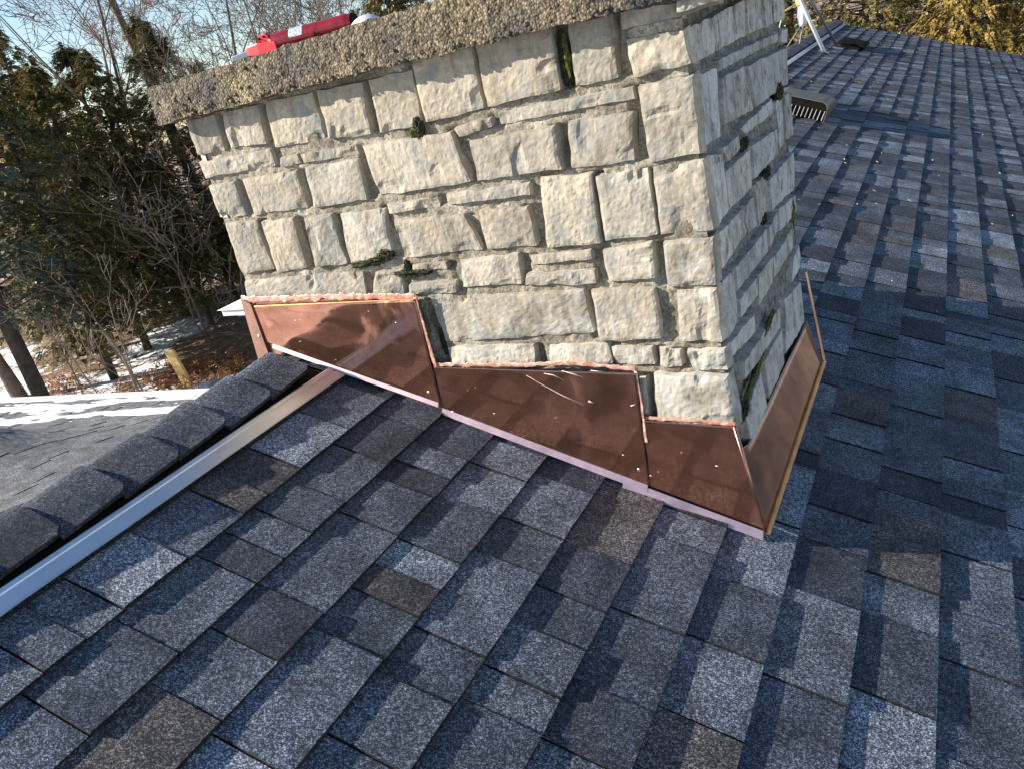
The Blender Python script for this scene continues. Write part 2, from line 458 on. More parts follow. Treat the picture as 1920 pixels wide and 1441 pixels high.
Y0, Y1 = -3.0, 12.1
house = empty('house', (0, 0, -4.5))
tag(house, 'house whose dark asphalt shingle roof carries the stone chimney and fills the foreground', 'house')
def kid(o, par):            # parent keeping world placement
    o.parent = par
    o.matrix_parent_inverse = Matrix.Translation(par.location).inverted() if par.rotation_euler.z == 0 else par.matrix_basis.inverted()
    return o
roof = kid(shingle_field(RP, S0, EX, -1, 30, Y0, Y1, 3, th=1.4, smin=-0.548).build('roof_slope', MT['shingle']), house)
tag(roof, 'near roof slope of grey, charcoal and brown shingle tabs')
def RB(s, y, h=0.0):        # back slope: mirrored about the ridge
    p = RP(s, y, h); x = 2*RX - p.x; return Vector((x, p.y, p.z - 0.16*max(0.0, RX - x)))
rb = kid(shingle_field(RB, S0, EX, -1, 18, Y0, Y1, 9, smin=-0.548).build('roof_slope', MT['shingle']), house)
tag(rb, 'rear roof slope falling away behind the ridge')

# ridge cap: bent shingles, butts facing away from the viewer
def cap_piece(mb, y_b, L, R):
    tone = R.choice([(0.026, 0.032, 0.044), (0.036, 0.044, 0.060), (0.046, 0.055, 0.074)])
    hw = 0.141 + R.uniform(-0.005, 0.005); sh = R.uniform(-0.004, 0.004); tw = R.uniform(-0.03, 0.03); tk = R.uniform(0.009, 0.013)
    zr = -RX*TAN + 0.009
    def pt(u, v, dh=0.0):
        a = hw*(2*u-1); cr = 0.012                     # rounded far corners
        e = abs(2*u-1)
        yy = y_b + tw*a - L*(1-v) - (0.016*max(0, (e-0.86)/0.14)**2 if v > 0.99 else 0)
        x = RX + sh + a*CS
        z = zr - (math.sqrt(a*a + 0.035**2) - 0.035)*SN*1.03 + tk*v - 0.0045 + dh
        if a < 0: z -= 0.30*(math.sqrt(a*a+0.0002)-0.014)
        z += 0.002*noise.noise(Vector((yy*5, a*9, 2)))
        return (x, yy, z)
    n0 = mb.grid(lambda u, v: pt(u, v), 18, 5, tone)
    m0 = mb.grid(lambda u, v: pt(u, v, -0.0075), 18, 5, tone)
    W = 19
    for i in range(18):
        a, b_ = n0+5*W+i, n0+5*W+i+1; c, d = m0+5*W+i, m0+5*W+i+1
        mb.f.append((a, b_, d, c)); mb.c.append((0.015, 0.015, 0.016)); mb.m.append(0)
    for j in range(5):
        for i in (0, 18):
            a, b_ = n0+j*W+i, n0+(j+1)*W+i; c, d = m0+j*W+i, m0+(j+1)*W+i
            mb.f.append((a, c, d, b_)); mb.c.append((0.015, 0.015, 0.016)); mb.m.append(0)
R = random.Random(5); mb = MB()
y = -0.075
while y > Y0:
    cap_piece(mb, y, 0.155, R); y -= 0.1415
kid(mb.build('ridge_cap', MT['shingle'], smooth=False), house); mb = MB()
y = 1.0
while y < Y1+0.1:
    cap_piece(mb, y+0.14, 0.155, R); y += 0.1415
kid(mb.build('ridge_cap', MT['shingle'], smooth=False), house)
mb = MB()
for (ya, yb) in ((Y0, -0.06), (1.03, Y1-0.02)):
    for sg in (1, -1):
        for s_a, s_b, h in ((-0.52, -0.397, 0.004),):
            f = RP if sg == 1 else RB
            P8 = [tuple(f(s_a, ya, -0.01)), tuple(f(s_b, ya, -0.01)), tuple(f(s_b, yb, -0.01)), tuple(f(s_a, yb, -0.01)),
                  tuple(f(s_a, ya, h)), tuple(f(s_b, ya, h)), tuple(f(s_b, yb, h)), tuple(f(s_a, yb, h))]
            n = len(mb.v); mb.v += P8
            for q in ((0,3,2,1),(4,5,6,7),(0,1,5,4),(1,2,6,5),(2,3,7,6),(3,0,4,7)):
                mb.f.append(tuple(n+i for i in q)); mb.c.append(None); mb.m.append(0)
kid(mb.build('ridge_gap_shade', MT['black_metal']), house)  # black strip drawn for the shadow gap below the cap edges
# metal strip beside the ridge cap: long folded lengths, lapped
def strip(ya, yb, dz):
    mb = MB()
    prof = [(-0.400, 0.003), (-0.395, 0.0065), (-0.384, 0.0065), (-0.382, 0.0045), (-0.374, 0.0045), (-0.372, 0.007),
            (-0.350, 0.0062), (S0+0.0005, 0.0055)]
    n = max(4, int((yb-ya)/0.07))
    def f(u, v):
        i = min(int(u*(len(prof)-1)+1e-6), len(prof)-1)
        s, h = prof[i]; yy = ya+(yb-ya)*v
        return RP(s+0.0012*noise.noise(Vector((yy*1.8, i*0.3, 4))), yy, h+dz+0.0012*noise.noise(Vector((yy*2.2, s*40, 1))))
    mb.grid(f, len(prof)-1, n)
    o = mb.build('ridge_flashing', MT['alu'], smooth=False)
    o.modifiers.new('sheet', 'SOLIDIFY').thickness = 0.001
    return kid(o, house)
strip(Y0, -0.93, 0.0); strip(-0.955, -0.035, 0.0015)
strip(1.03, 6.0, 0.0); strip(5.95, Y1-0.01, 0.0015)
# walls below
mb = MB()
mb.prism([(-3.05, -1.26), (RX, -RX*TAN-0.022), (3.75, -3.75*TAN-0.022), (3.75, -4.5), (-3.05, -4.5)], Y0+0.25, Y1-0.25, 1)
kid(mb.build('wall', m_simple('cream_siding', (0.55, 0.52, 0.45), 0.7, 0, 3, 0.06, 0.1)), house)
mb = MB()
mb.prism([(RX-0.1, -RX*TAN-0.06), (RX, -RX*TAN-0.02), (3.95, -3.95*TAN-0.02), (3.95, -3.95*TAN-0.16), (RX, -RX*TAN-0.18)], Y1-0.03, Y1-0.005, 1)
kid(mb.build('rake_board', MT['white']), house)

# lower wing roof, falling away to its far gutter
EO = Vector((-3.0, 2.188, -1.0)); ED = Vector((-1.0, -0.0875, 0)).normalized()
DN = Vector((0.0875, -1.0, 0)).normalized() * -1.0     # down the slope, horizontal part (+Y)
WP = 0.20
def hump(x, y):
    return 0.30*math.exp(-((x+4.35)**2/0.5 + (y-0.55)**2/0.16)) + 0.03*math.exp(-((x+3.3)**2/0.5+(y-0.9)**2/0.3))
def WR(s, t, h=0.0):
    # s measured down the slope, s = 0 at the eave
    hz = s*math.cos(WP)
    p = EO + ED*t + DN*hz + Vector((0, 0, -s*math.sin(WP) + h))
    p.z += hump(p.x, p.y)
    return p
wing = kid(shingle_field(WR, 0.0, EX, -15, 1, -0.2, 9.0, 21, th=1.1, seg=0.12, gr=0.75).build('lower_roof', MT['shingle']), house)
tag(wing, 'lower wing roof with patches of snow, left of the ridge')
mb = MB()
def snow(u, v):
    t = -0.2 + 9.2*u; s = -1.0 + 0.985*v
    q = Vector((t*0.9, s*3.6, 3.3))
    h = 0.030*(fbm(q, 4) + 0.35*fbm(q, 3, 5) + 0.45*(v-0.70)*2) 
    return WR(s, t, max(-0.02, min(h, 0.035)) + 0.004*noise.noise(Vector((t*9, s*9, 0))))
mb.grid(snow, 260, 44)
MT['snow'] = m_simple('old_snow', (0.80, 0.82, 0.86), 0.8, 0, 40, 0.06, 0.4, 0.01)
kid(mb.build('snow_patch', MT['snow'], smooth=True), house)
def gutter(name, A, B_, dep, hgt):
    A = Vector(A); B_ = Vector(B_); d = (B_-A).normalized(); nrm = Vector((-d.y, d.x, 0))
    prof = [(0, 0), (0, -hgt), (dep*0.75, -hgt), (dep, -hgt*0.45), (dep, -0.005), (dep+0.006, 0.0), (dep+0.006, 0.008), (dep-0.012, 0.008), (dep-0.012, -0.01), (0.012, -0.02), (0.012, 0)]
    mb = MB(); n = len(mb.v); k = len(prof)
    for P in (A, B_):
        mb.v += [tuple(P - nrm*a + Vector((0, 0, b_))) for a, b_ in prof]
    for i in range(k):
        j = (i+1) % k
        mb.f.append((i, j, k+j, k+i)); mb.c.append(None); mb.m.append(0)
    mb.f.append(tuple(range(k))); mb.f.append(tuple(range(2*k-1, k-1, -1))); mb.c += [None]*2; mb.m += [0]*2
    return mb.build(name, MT['white'])
a, b_ = WR(0, -0.1), WR(0, 4.0); c_ = WR(0, 9.0)
kid(gutter('gutter', (a.x, a.y+0.01, -1.02), (b_.x, b_.y+0.01, -1.015), 0.11, 0.09), house)
kid(gutter('gutter', (b_.x-0.02, b_.y+0.03, -1.03), (c_.x, c_.y+0.03, -1.03), 0.10, 0.09), house)
kid(gutter('gutter', (-3.72, 0.60, -0.965), (-7.5, 0.25, -0.965), 0.11, 0.08), house)
mb = MB()
mb.prism([(-1.4, -4.5), (2.0, -4.5), (1.95, -1.05), (0.2, -0.82), (-1.4, -1.05)], -11.9, -3.06, 0)
kid(mb.build('wall', bpy.data.materials['cream_siding']), house)
# dormer cornice peeping out behind the chimney
mb = MB()
mb.box(-3.05, -1.55, 2.22, 3.6, -0.95, -0.455)
mb.box(-3.10, -1.5, 2.17, 3.65, -0.455, -0.425); mb.box(-3.14, -1.5, 2.13, 3.69, -0.425, -0.400); mb.box(-3.20, -1.5, 2.07, 3.75, -0.400, -0.355)
kid(mb.build('dormer', MT['white'], bevel=0.004), house)
mb = MB()
mb.prism([(-3.22, -0.353), (-1.3, -0.353), (-1.3, 0.02), (-1.7, 0.0)], 2.05, 3.77, 1)
kid(mb.build('dormer_roof', bpy.data.materials['old_snow']), house)

# ------------------------------------------------------------------ chimney
FRONT=[
 [(-0.598,0.797),(-0.497,0.799),(-0.501,0.711),(-0.596,0.714)],
 [(-0.473,0.799),(-0.349,0.799),(-0.363,0.708),(-0.485,0.713)],
 [(-0.335,0.799),(-0.185,0.798),(-0.195,0.691),(-0.346,0.695)],
 [(-0.175,0.798),(-0.044,0.795),(-0.062,0.683),(-0.177,0.689)],
 [(-0.032,0.796),(0.082,0.794),(0.070,0.682),(-0.044,0.681)],
 [(0.080,0.814),(0.228,0.813),(0.220,0.689),(0.080,0.687)],
 [(0.230,0.812),(0.400,0.812),(0.395,0.698),(0.230,0.692)],
 [(0.426,0.812),(0.517,0.811),(0.510,0.697),(0.422,0.698)],
 [(0.526,0.809),(0.635,0.808),(0.635,0.777),(0.527,0.774)],
 [(0.530,0.764),(0.638,0.759),(0.645,0.699),(0.536,0.694)],
 [(-0.604,0.701),(-0.359,0.699),(-0.360,0.655),(-0.596,0.655)],
 [(-0.340,0.676),(-0.286,0.676),(-0.280,0.649),(-0.348,0.650)],
 [(-0.280,0.675),(-0.111,0.674),(-0.116,0.644),(-0.273,0.650)],
 [(-0.098,0.669),(0.135,0.664),(0.159,0.553),(-0.091,0.551)],
 [(0.140,0.669),(0.236,0.678),(0.235,0.654),(0.155,0.646)],
 [(0.247,0.684),(0.535,0.686),(0.534,0.656),(0.248,0.654)],
 [(-0.600,0.640),(-0.504,0.642),(-0.505,0.550),(-0.593,0.548)],
 [(-0.480,0.644),(-0.300,0.640),(-0.302,0.548),(-0.479,0.548)],
 [(-0.277,0.644),(-0.116,0.643),(-0.122,0.546),(-0.286,0.546)],
 [(0.170,0.638),(0.370,0.641),(0.370,0.553),(0.169,0.553)],
 [(0.392,0.645),(0.529,0.639),(0.518,0.548),(0.383,0.550)],
 [(0.541,0.682),(0.645,0.684),(0.641,0.546),(0.541,0.543)],
 [(-0.583,0.544),(-0.478,0.542),(-0.472,0.409),(-0.593,0.404)],
 [(-0.469,0.535),(-0.354,0.535),(-0.361,0.403),(-0.468,0.400)],
 [(-0.323,0.531),(-0.237,0.530),(-0.232,0.405),(-0.335,0.404)],
 [(-0.217,0.528),(-0.084,0.527),(-0.093,0.405),(-0.230,0.402)],
 [(-0.075,0.536),(0.063,0.535),(0.066,0.510),(-0.075,0.508)],
 [(0.085,0.541),(0.291,0.540),(0.287,0.510),(0.086,0.512)],
 [(-0.066,0.500),(0.121,0.490),(0.149,0.409),(-0.067,0.405)],
 [(0.153,0.498),(0.275,0.494),(0.280,0.405),(0.155,0.407)],
 [(0.312,0.548),(0.427,0.541),(0.422,0.397),(0.300,0.398)],
 [(0.430,0.535),(0.540,0.536),(0.541,0.403),(0.428,0.401)],
 [(0.543,0.536),(0.644,0.537),(0.649,0.403),(0.544,0.403)],
 [(0.081,0.394),(0.230,0.395),(0.226,0.324),(0.071,0.325)],
 [(0.248,0.390),(0.400,0.391),(0.398,0.367),(0.257,0.362)],
 [(0.236,0.351),(0.401,0.348),(0.396,0.313),(0.229,0.320)],
 [(0.418,0.387),(0.529,0.394),(0.526,0.318),(0.419,0.315)],
 [(0.546,0.392),(0.649,0.394),(0.641,0.296),(0.542,0.297)],
 [(-0.050,0.392),(0.045,0.392),(0.045,0.371),(-0.054,0.370)],
 [(-0.070,0.349),(0.062,0.349),(0.056,0.314),(-0.080,0.316)],
 [(-0.592,0.390),(-0.192,0.388),(-0.209,0.302),(-0.623,0.301)],
 [(-0.157,0.383),(-0.079,0.381),(-0.097,0.303),(-0.197,0.305)],
 [(-0.031,0.310),(0.370,0.307),(0.373,0.207),(-0.016,0.194)],
 [(0.381,0.307),(0.520,0.301),(0.521,0.188),(0.378,0.187)],
 [(0.560,0.293),(0.643,0.292),(0.640,0.177),(0.551,0.183)],
 [(-0.015,0.187),(0.220,0.187),(0.216,0.127),(-0.009,0.117)],
 [(0.254,0.183),(0.397,0.186),(0.404,0.133),(0.246,0.129)],
 [(0.399,0.176),(0.495,0.175),(0.499,0.132),(0.406,0.130)],
 [(0.505,0.172),(0.554,0.164),(0.552,0.124),(0.501,0.126)],
 [(0.563,0.165),(0.645,0.166),(0.644,0.116),(0.571,0.116)],
 [(0.486,0.116),(0.644,0.109),(0.652,-0.010),(0.479,-0.006)],
 [(0.453,0.102),(0.473,0.109),(0.465,0.003),(0.446,0.002)],
]
RIGHT=[
 [(-0.002,0.758),(0.481,0.783),(0.473,0.707),(-0.000,0.697)],
 [(0.500,0.782),(0.666,0.791),(0.663,0.708),(0.499,0.706)],
 [(0.680,0.790),(0.799,0.796),(0.773,0.709),(0.693,0.707)],
 [(0.815,0.795),(0.992,0.800),(0.962,0.708),(0.793,0.707)],
 [(0.189,0.689),(0.593,0.691),(0.605,0.664),(0.182,0.663)],
 [(0.635,0.689),(0.723,0.689),(0.724,0.664),(0.631,0.664)],
 [(0.747,0.688),(0.847,0.687),(0.848,0.660),(0.743,0.663)],
 [(0.869,0.687),(0.987,0.690),(0.966,0.646),(0.865,0.660)],
 [(0.203,0.655),(0.403,0.651),(0.473,0.549),(0.179,0.564)],
 [(0.418,0.651),(0.977,0.639),(0.942,0.546),(0.484,0.550)],
 [(0.015,0.679),(0.173,0.676),(0.139,0.547),(0.002,0.555)],
 [(0.142,0.528),(0.293,0.527),(0.291,0.498),(0.171,0.492)],
 [(0.308,0.533),(0.702,0.543),(0.708,0.504),(0.366,0.516)],
 [(0.730,0.533),(0.829,0.528),(0.804,0.408),(0.722,0.409)],
 [(0.863,0.531),(0.984,0.519),(0.955,0.404),(0.843,0.410)],
 [(0.157,0.480),(0.390,0.480),(0.371,0.392),(0.153,0.399)],
 [(0.408,0.482),(0.732,0.465),(0.709,0.400),(0.397,0.405)],
 [(0.017,0.537),(0.133,0.520),(0.139,0.403),(0.026,0.398)],
 [(0.400,0.396),(0.540,0.388),(0.548,0.306),(0.406,0.294)],
 [(0.030,0.386),(0.276,0.373),(0.280,0.316),(0.017,0.310)],
 [(0.292,0.375),(0.385,0.379),(0.388,0.299),(0.288,0.314)],
 [(0.558,0.369),(0.942,0.365),(0.913,0.263),(0.572,0.289)],
 [(0.144,0.283),(0.484,0.272),(0.475,0.212),(0.147,0.230)],
 [(0.508,0.265),(0.629,0.277),(0.630,0.235),(0.504,0.214)],
 [(0.658,0.274),(0.927,0.247),(0.913,0.194),(0.641,0.212)],
 [(0.003,0.300),(0.130,0.281),(0.119,0.171),(0.022,0.171)],
 [(0.153,0.211),(0.334,0.203),(0.320,0.157),(0.138,0.167)],
 [(0.354,0.200),(0.524,0.189),(0.493,0.126),(0.314,0.131)],
 [(0.540,0.180),(0.829,0.175),(0.822,0.117),(0.514,0.126)],
 [(0.028,0.156),(0.290,0.132),(0.261,0.086),(0.040,0.124)],
 [(0.132,0.073),(0.580,0.038),(0.553,-0.018),(0.114,0.036)],
 [(0.646,0.031),(0.905,-0.009),(0.921,-0.147),(0.588,-0.109)],
 [(0.319,-0.010),(0.563,-0.026),(0.564,-0.120),(0.343,-0.121)],
 [(0.084,-0.028),(0.281,-0.012),(0.324,-0.144),(0.119,-0.120)],
 [(0.827,0.093),(0.921,0.095),(0.914,0.034),(0.748,0.037)],
]
XR, XL, YB = 0.642, -0.600, 0.965
chimney = empty('chimney', (0.02, 0.48, -0.2))
tag(chimney, 'cream rock-faced limestone chimney with concrete cap and copper flashing, astride the roof ridge', 'chimney')
GR = 0.0028
def stone_block(mb, quad, plane, R, amp=1.0):
    """quad: TL,TR,BR,BL in (a,b) plane coordinates; plane(a,b,out) -> point."""
    tl, tr, br, bl = [Vector(q) for q in quad]
    wd = max((tr-tl).length, (br-bl).length); ht = max((tl-bl).length, (tr-br).length)
    nu = max(5, min(46, int(wd/0.0055))); nv = max(5, min(30, int(ht/0.0055)))
    tl = tl+Vector((-GR, GR)); tr = tr+Vector((GR, GR)); br = br+Vector((GR, -GR)); bl = bl+Vector((-GR, -GR)); wd += 2*GR; ht += 2*GR
    base = R.uniform(-0.001, 0.004)*amp
    fac = [(R.uniform(-0.5, 0.5)*0.12, R.uniform(-0.5, 0.5)*0.12, R.uniform(0.003, 0.013)) for _ in range(5)]
    c = (tl+tr+br+bl)/4; sd = R.random()*50
    scal = []
    for _ in range(R.choice((1, 2, 3, 4))):
        uu, vv = R.random(), R.random()
        if R.random() < 0.6: vv = R.choice((0.0, 1.0))+R.uniform(-.1, .1)
        q0 = (bl*(1-uu)+br*uu)*(1-vv) + (tl*(1-uu)+tr*uu)*vv
        scal.append((q0, R.uniform(0.014, 0.038), R.uniform(0.0025, 0.006), R.uniform(0.6, 1.7)))
    g = R.uniform(0.78, 1.16); wm = R.uniform(-0.01, 0.05); tone = (g*(1+wm), g, g*(1-wm*1.3))
    def f(u, v):
        p = (bl*(1-u)+br*u)*(1-v) + (tl*(1-u)+tr*u)*v
        e = min(u, 1-u)*wd, min(v, 1-v)*ht
        m = min(e)
        jx = 0.0035*noise.noise(Vector((p.x*30, p.y*30, sd))); jy = 0.0035*noise.noise(Vector((p.x*30, p.y*30, sd+9)))
        rough = 0.0013*noise.noise(Vector((p.x*110, p.y*110, sd)))
        o = 0.0
        if m > 1e-6:
            edge = 1-math.exp(-m/0.0035)
            pl = min(h + a_*(p.x-c.x) + b__*(p.y-c.y) for a_, b__, h in fac)
            wv = abs(noise.noise(Vector((p.x*13+sd, p.y*13, sd))))
            pl = max(-0.002, pl) + 0.0032*noise.noise(Vector((p.x*14, p.y*14, sd+3))) 
            for q0, rr_, dp, asp in scal:
                dd = Vector(((p.x-q0.x)/asp, (p.y-q0.y)*asp)).length / rr_ * (1+0.45*noise.noise(Vector((p.x*45, p.y*45, sd+7))))
                if dd < 1: pl -= dp*min(1.0, (1-dd)*2.2)
            o = (base + (0.004 + pl*amp)*edge + rough*amp)
        return plane(p.x+jx, p.y+jy, o if m > 1e-6 else -0.024)
    R_c = 1.0 if R.random() < 0.5 else 0.2
    mb.grid(f, nu, nv, tone)
R = random.Random(31)
mb = MB()
for q in FRONT:
    stone_block(mb, q, lambda a, b, o: (a, 0.004-o, b), R, 1.0)
o = kid(mb.build('front_stonework', MT['stone'], smooth=False), chimney)
mb = MB()
for q in RIGHT:
    stone_block(mb, [(max(0.0, a)+0.006, b) for a, b in q], lambda a, b, o: (XR-0.004+o, a, b), R, 0.4)
kid(mb.build('side_stonework', MT['stone_side']), chimney)
mb = MB()
for q in RIGHT:
    stone_block(mb, q, lambda a, b, o: (XL+0.004-o, a, b), R, 0.6)
kid(mb.build('side_stonework', MT['stone_side']), chimney)
mb = MB()
for q in FRONT:
    stone_block(mb, q, lambda a, b, o: (-a+0.02, YB-0.004+o, b), R, 0.6)
kid(mb.build('rear_stonework', MT['stone_side']), chimney)
# mortar
mb = MB()
def joints(Q):
    out = []
    for i, q in enumerate(Q):
        xs = sorted(p[0] for p in q); zs = sorted(p[1] for p in q)
        out.append(((xs[0]+xs[1])/2, (xs[2]+xs[3])/2, (zs[0]+zs[1])/2, (zs[2]+zs[3])/2))
    return out
JF = joints(FRONT)
def depth(x, z, JJ, dmax, wmax):
    # upright joints are raked out deep, bed joints are nearly flush
    best = 0.0
    for i, (a, b_, c_, d) in enumerate(JJ):
        if c_+0.002 < z < d-0.002:
            for e, k in ((b_, 0), (a, 1)):
                if abs(x-e) < wmax*0.6:
                    v = min(1.0, (z-c_-0.002)/0.006, (d-0.002-z)/0.006)
                    r_ = 0.5+0.5*math.sin(i*12.9898+k*4.1)
                    if b_ - a > 0: best = max(best, v*(0.3+0.7*(r_ > 0.28)))
    return best*dmax
def rough(a, b, k): return 0.0045*fbm((a, b, k), 3, 60) + 0.004*noise.noise(Vector((a*12, b*12, k)))
def mf(u, v):
    x = XL+0.008+(XR-XL-0.016)*u; z = -0.3+1.112*v
    return (x, 0.0045+rough(u*1.2, v, 1)*0.8+depth(x, z, JF, 0.015, 0.035), z)
mb.grid(mf, 240, 230)
kid(mb.build('mortar', MT['mortar'], smooth=True), chimney); mb = MB()
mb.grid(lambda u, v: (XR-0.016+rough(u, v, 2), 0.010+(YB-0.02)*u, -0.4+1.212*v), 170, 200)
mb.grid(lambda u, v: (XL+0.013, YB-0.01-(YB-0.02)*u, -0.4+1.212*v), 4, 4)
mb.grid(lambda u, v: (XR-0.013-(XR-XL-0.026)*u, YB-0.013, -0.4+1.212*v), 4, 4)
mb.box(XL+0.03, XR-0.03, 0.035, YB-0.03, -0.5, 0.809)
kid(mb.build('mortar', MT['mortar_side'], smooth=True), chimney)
# the projecting top course at the right corner
R = random.Random(8); mb = MB()
stone_block(mb, [(0.636, 0.806), (0.712, 0.808), (0.706, 0.787), (0.636, 0.782)], lambda a, b, o: (a, -0.032-o, b), R, 0.6)
mb.box(0.638, 0.705, -0.030, 0.94, 0.787, 0.804)
o = kid(mb.build('corbel_stone', MT['stone'], smooth=False), chimney)
# cap
mb = MB()
X0, X1, YA, YC, ZA, ZB = -0.643, 0.70, -0.048, 1.03, 0.806, 0.8905
def capf(ax, u, v):
    def d(p):
        return 0.0045*fbm(p, 2, 18) + 0.0016*noise.noise(Vector(p)*75)
    if ax == 0: p = Vector((X0+(X1-X0)*u, YA, ZA+(ZB-ZA)*v)); nrm = Vector((0, -1, 0))
    elif ax == 1: p = Vector((X0, YC+(YA-YC)*u, ZA+(ZB-ZA)*v)); nrm = Vector((-1, 0, 0))
    elif ax == 2: p = Vector((X0+(X1-X0)*u, YA+(YC-YA)*v, ZB)); nrm = Vector((0, 0, 1))
    elif ax == 3: p = Vector((X0+(X1-X0)*u, YC+(YA-YC)*v, ZA)); nrm = Vector((0, 0, -1))
    elif ax == 4: p = Vector((X1, YA+(YC-YA)*u, ZA+(ZB-ZA)*v)); nrm = Vector((1, 0, 0))
    else: p = Vector((X1+(X0-X1)*u, YC, ZA+(ZB-ZA)*v)); nrm = Vector((0, 1, 0))
    q = p + Vector((d(p), d(p+Vector((5, 5, 5))), d(p+Vector((9, 2, 1)))))
    # slightly crowned top, worn arrises
    if p.z > ZB-0.002: q.z += 0.006*(p.x+0.6)
    q.z += 0.004*math.sin(p.x*4.1+1)
    return q
for ax, nu, nv in ((0, 420, 26), (1, 160, 20), (2, 200, 120), (3, 200, 60), (4, 120, 14), (5, 60, 6)):
    mb.grid(lambda u, v: capf(ax, u, v), nu, nv)
# loose pebbles standing proud along the lower edge
R = random.Random(3)
for i in range(170):
    x = R.uniform(X0+0.02, X1-0.03); big = R.random()
    z = ZA + (R.uniform(0.0, 0.012) if R.random() < 0.6 else R.uniform(0.01, 0.075)); r = R.uniform(0.0022, 0.0055)
    n0 = len(mb.v); cx = Vector((x, YA-0.001, z))
    mb.grid(lambda u, v: cx + Vector((math.sin(v*PI)*math.cos(u*2*PI)*r*1.2, -math.sin(v*PI)*math.sin(u*2*PI)*r*0.7, math.cos(v*PI)*r*0.9)), 8, 5)
o = kid(mb.build('cap', MT['cap'], smooth=False), chimney)
tag(o, 'thick weathered exposed-aggregate concrete slab')

# ---- copper flashing: panels under one parent part
def slab(mb, poly, y, th=0.0014):
    mb.prism(poly, y-th, y, 1)
def ys(poly, mbn, matn, y, name='panel'):
    mb = MB(); slab(mb, poly, y); o = mb.build(name, MT[matn]); return o
flash = kid(MB().build('flashing', MT['copper']), chimney)
back = MB()
slab(back, [(-0.602, 0.338), (-0.05, 0.314), (-0.05, 0.010), (-0.52, 0.19), (-0.615, 0.145)], -0.013)
bo = back.build('flashing', MT['copper_side'])
bpy.data.objects.remove(flash); flash = kid(bo, chimney); flash.name = 'flashing'
tag(flash, 'stepped copper flashing soldered round the chimney foot')
def sub(o): return kid2(o)
def kid2(o):
    o.parent = flash; o.matrix_parent_inverse = flash.matrix_world.inverted() if False else Matrix.Translation(chimney.location)@Matrix.Translation(-chimney.location)
    return o
def addp(poly, mn, y, label=None, name='copper_panel'):
    mb = MB(); slab(mb, poly, y); o = mb.build(name, MT[mn]); kid2(o)
    if label: o['label'] = label
    return o
def sheet(poly, mn, y, seed, label, th=0.0014):
    # hand-formed sheet: slightly dished between its fastenings
    tl, tr, br, bl = [Vector(p) for p in poly]; R = random.Random(seed); D = []
    W_ = (tr-tl).length
    for i in range(max(3, int(W_/0.07))):
        u, v = R.uniform(0.05, 0.95), R.uniform(0.1, 0.9); q = (bl*(1-u)+br*u)*(1-v)+(tl*(1-u)+tr*u)*v
        D.append((q, R.uniform(0.022, 0.045), R.uniform(0.35, 0.8)))
    def f(u, v):
        p = (bl*(1-u)+br*u)*(1-v)+(tl*(1-u)+tr*u)*v
        d = 0.0012*noise.noise(Vector((p.x*6, p.y*6, seed)))
        for q, s_, k in D: d += k*s_*s_*math.exp(-((p-q).length_squared)/(2*s_*s_))
        e = min(u, 1-u, v, 1-v); return (p.x, y-th+d*min(1, e*8)-0.0004, p.y)
    mb = MB(); nu, nv = int(W_/0.005), int(max((tl-bl).length, (tr-br).length)/0.005)
    mb.grid(f, nu, nv); o = mb.build('copper_panel', MT[mn], smooth=True)
    s_ = o.modifiers.new('sheet', 'SOLIDIFY'); s_.thickness = 0.0009; s_.offset = 0
    kid2(o); o['label'] = label; return o
sheet([(-0.566, 0.321), (-0.053, 0.312), (-0.058, 0.040), (-0.562, 0.221)], 'copper_hazy', -0.020, 5, 'blotched bright copper panel mirroring the metal ridge strip')
addp([(-0.602, 0.345), (-0.573, 0.330), (-0.571, 0.150), (-0.618, 0.150)], 'copper_side', -0.023, 'narrow upright copper strip at the left corner', 'corner_strip')
sheet([(-0.056, 0.141), (0.454, 0.121), (0.444, -0.158), (-0.060, 0.032)], 'copper', -0.0175, 6, 'wide middle copper panel with sealant scratches')
sheet([(0.453, 0.009), (0.652, -0.001), (0.688, -0.250), (0.440, -0.156)], 'copper', -0.016, 9, 'right-hand copper panel ending at the mitred corner')
def hem(a, b, drop, out, name='hem', mn='copper_hem', y0=-0.020, th=0.0012):
    # flange kicked out along the foot of a panel, a and b are its ends in (x, z)
    mb = MB(); a = Vector((a[0], y0, a[1])); b = Vector((b[0], y0, b[1]))
    d = Vector((0, -out, -drop))
    t = Vector((0, -th, th))
    mb.v += [tuple(p) for p in (a, b, b+d, a+d, a+t, b+t, b+d+t, a+d+t)]
    for f in ((0,1,2,3),(4,7,6,5),(0,4,5,1),(1,5,6,2),(2,6,7,3),(3,7,4,0)): mb.f.append(f); mb.c.append(None); mb.m.append(0)
    return kid2(mb.build(name, MT[mn]))
hem((-0.545, 0.216), (-0.064, 0.048), 0.011, 0.007)
hem((-0.058, 0.032), (0.440, -0.154), 0.014, 0.010, y0=-0.018)
hem((0.385, -0.140), (0.684, -0.250), 0.016, 0.012, y0=-0.021)
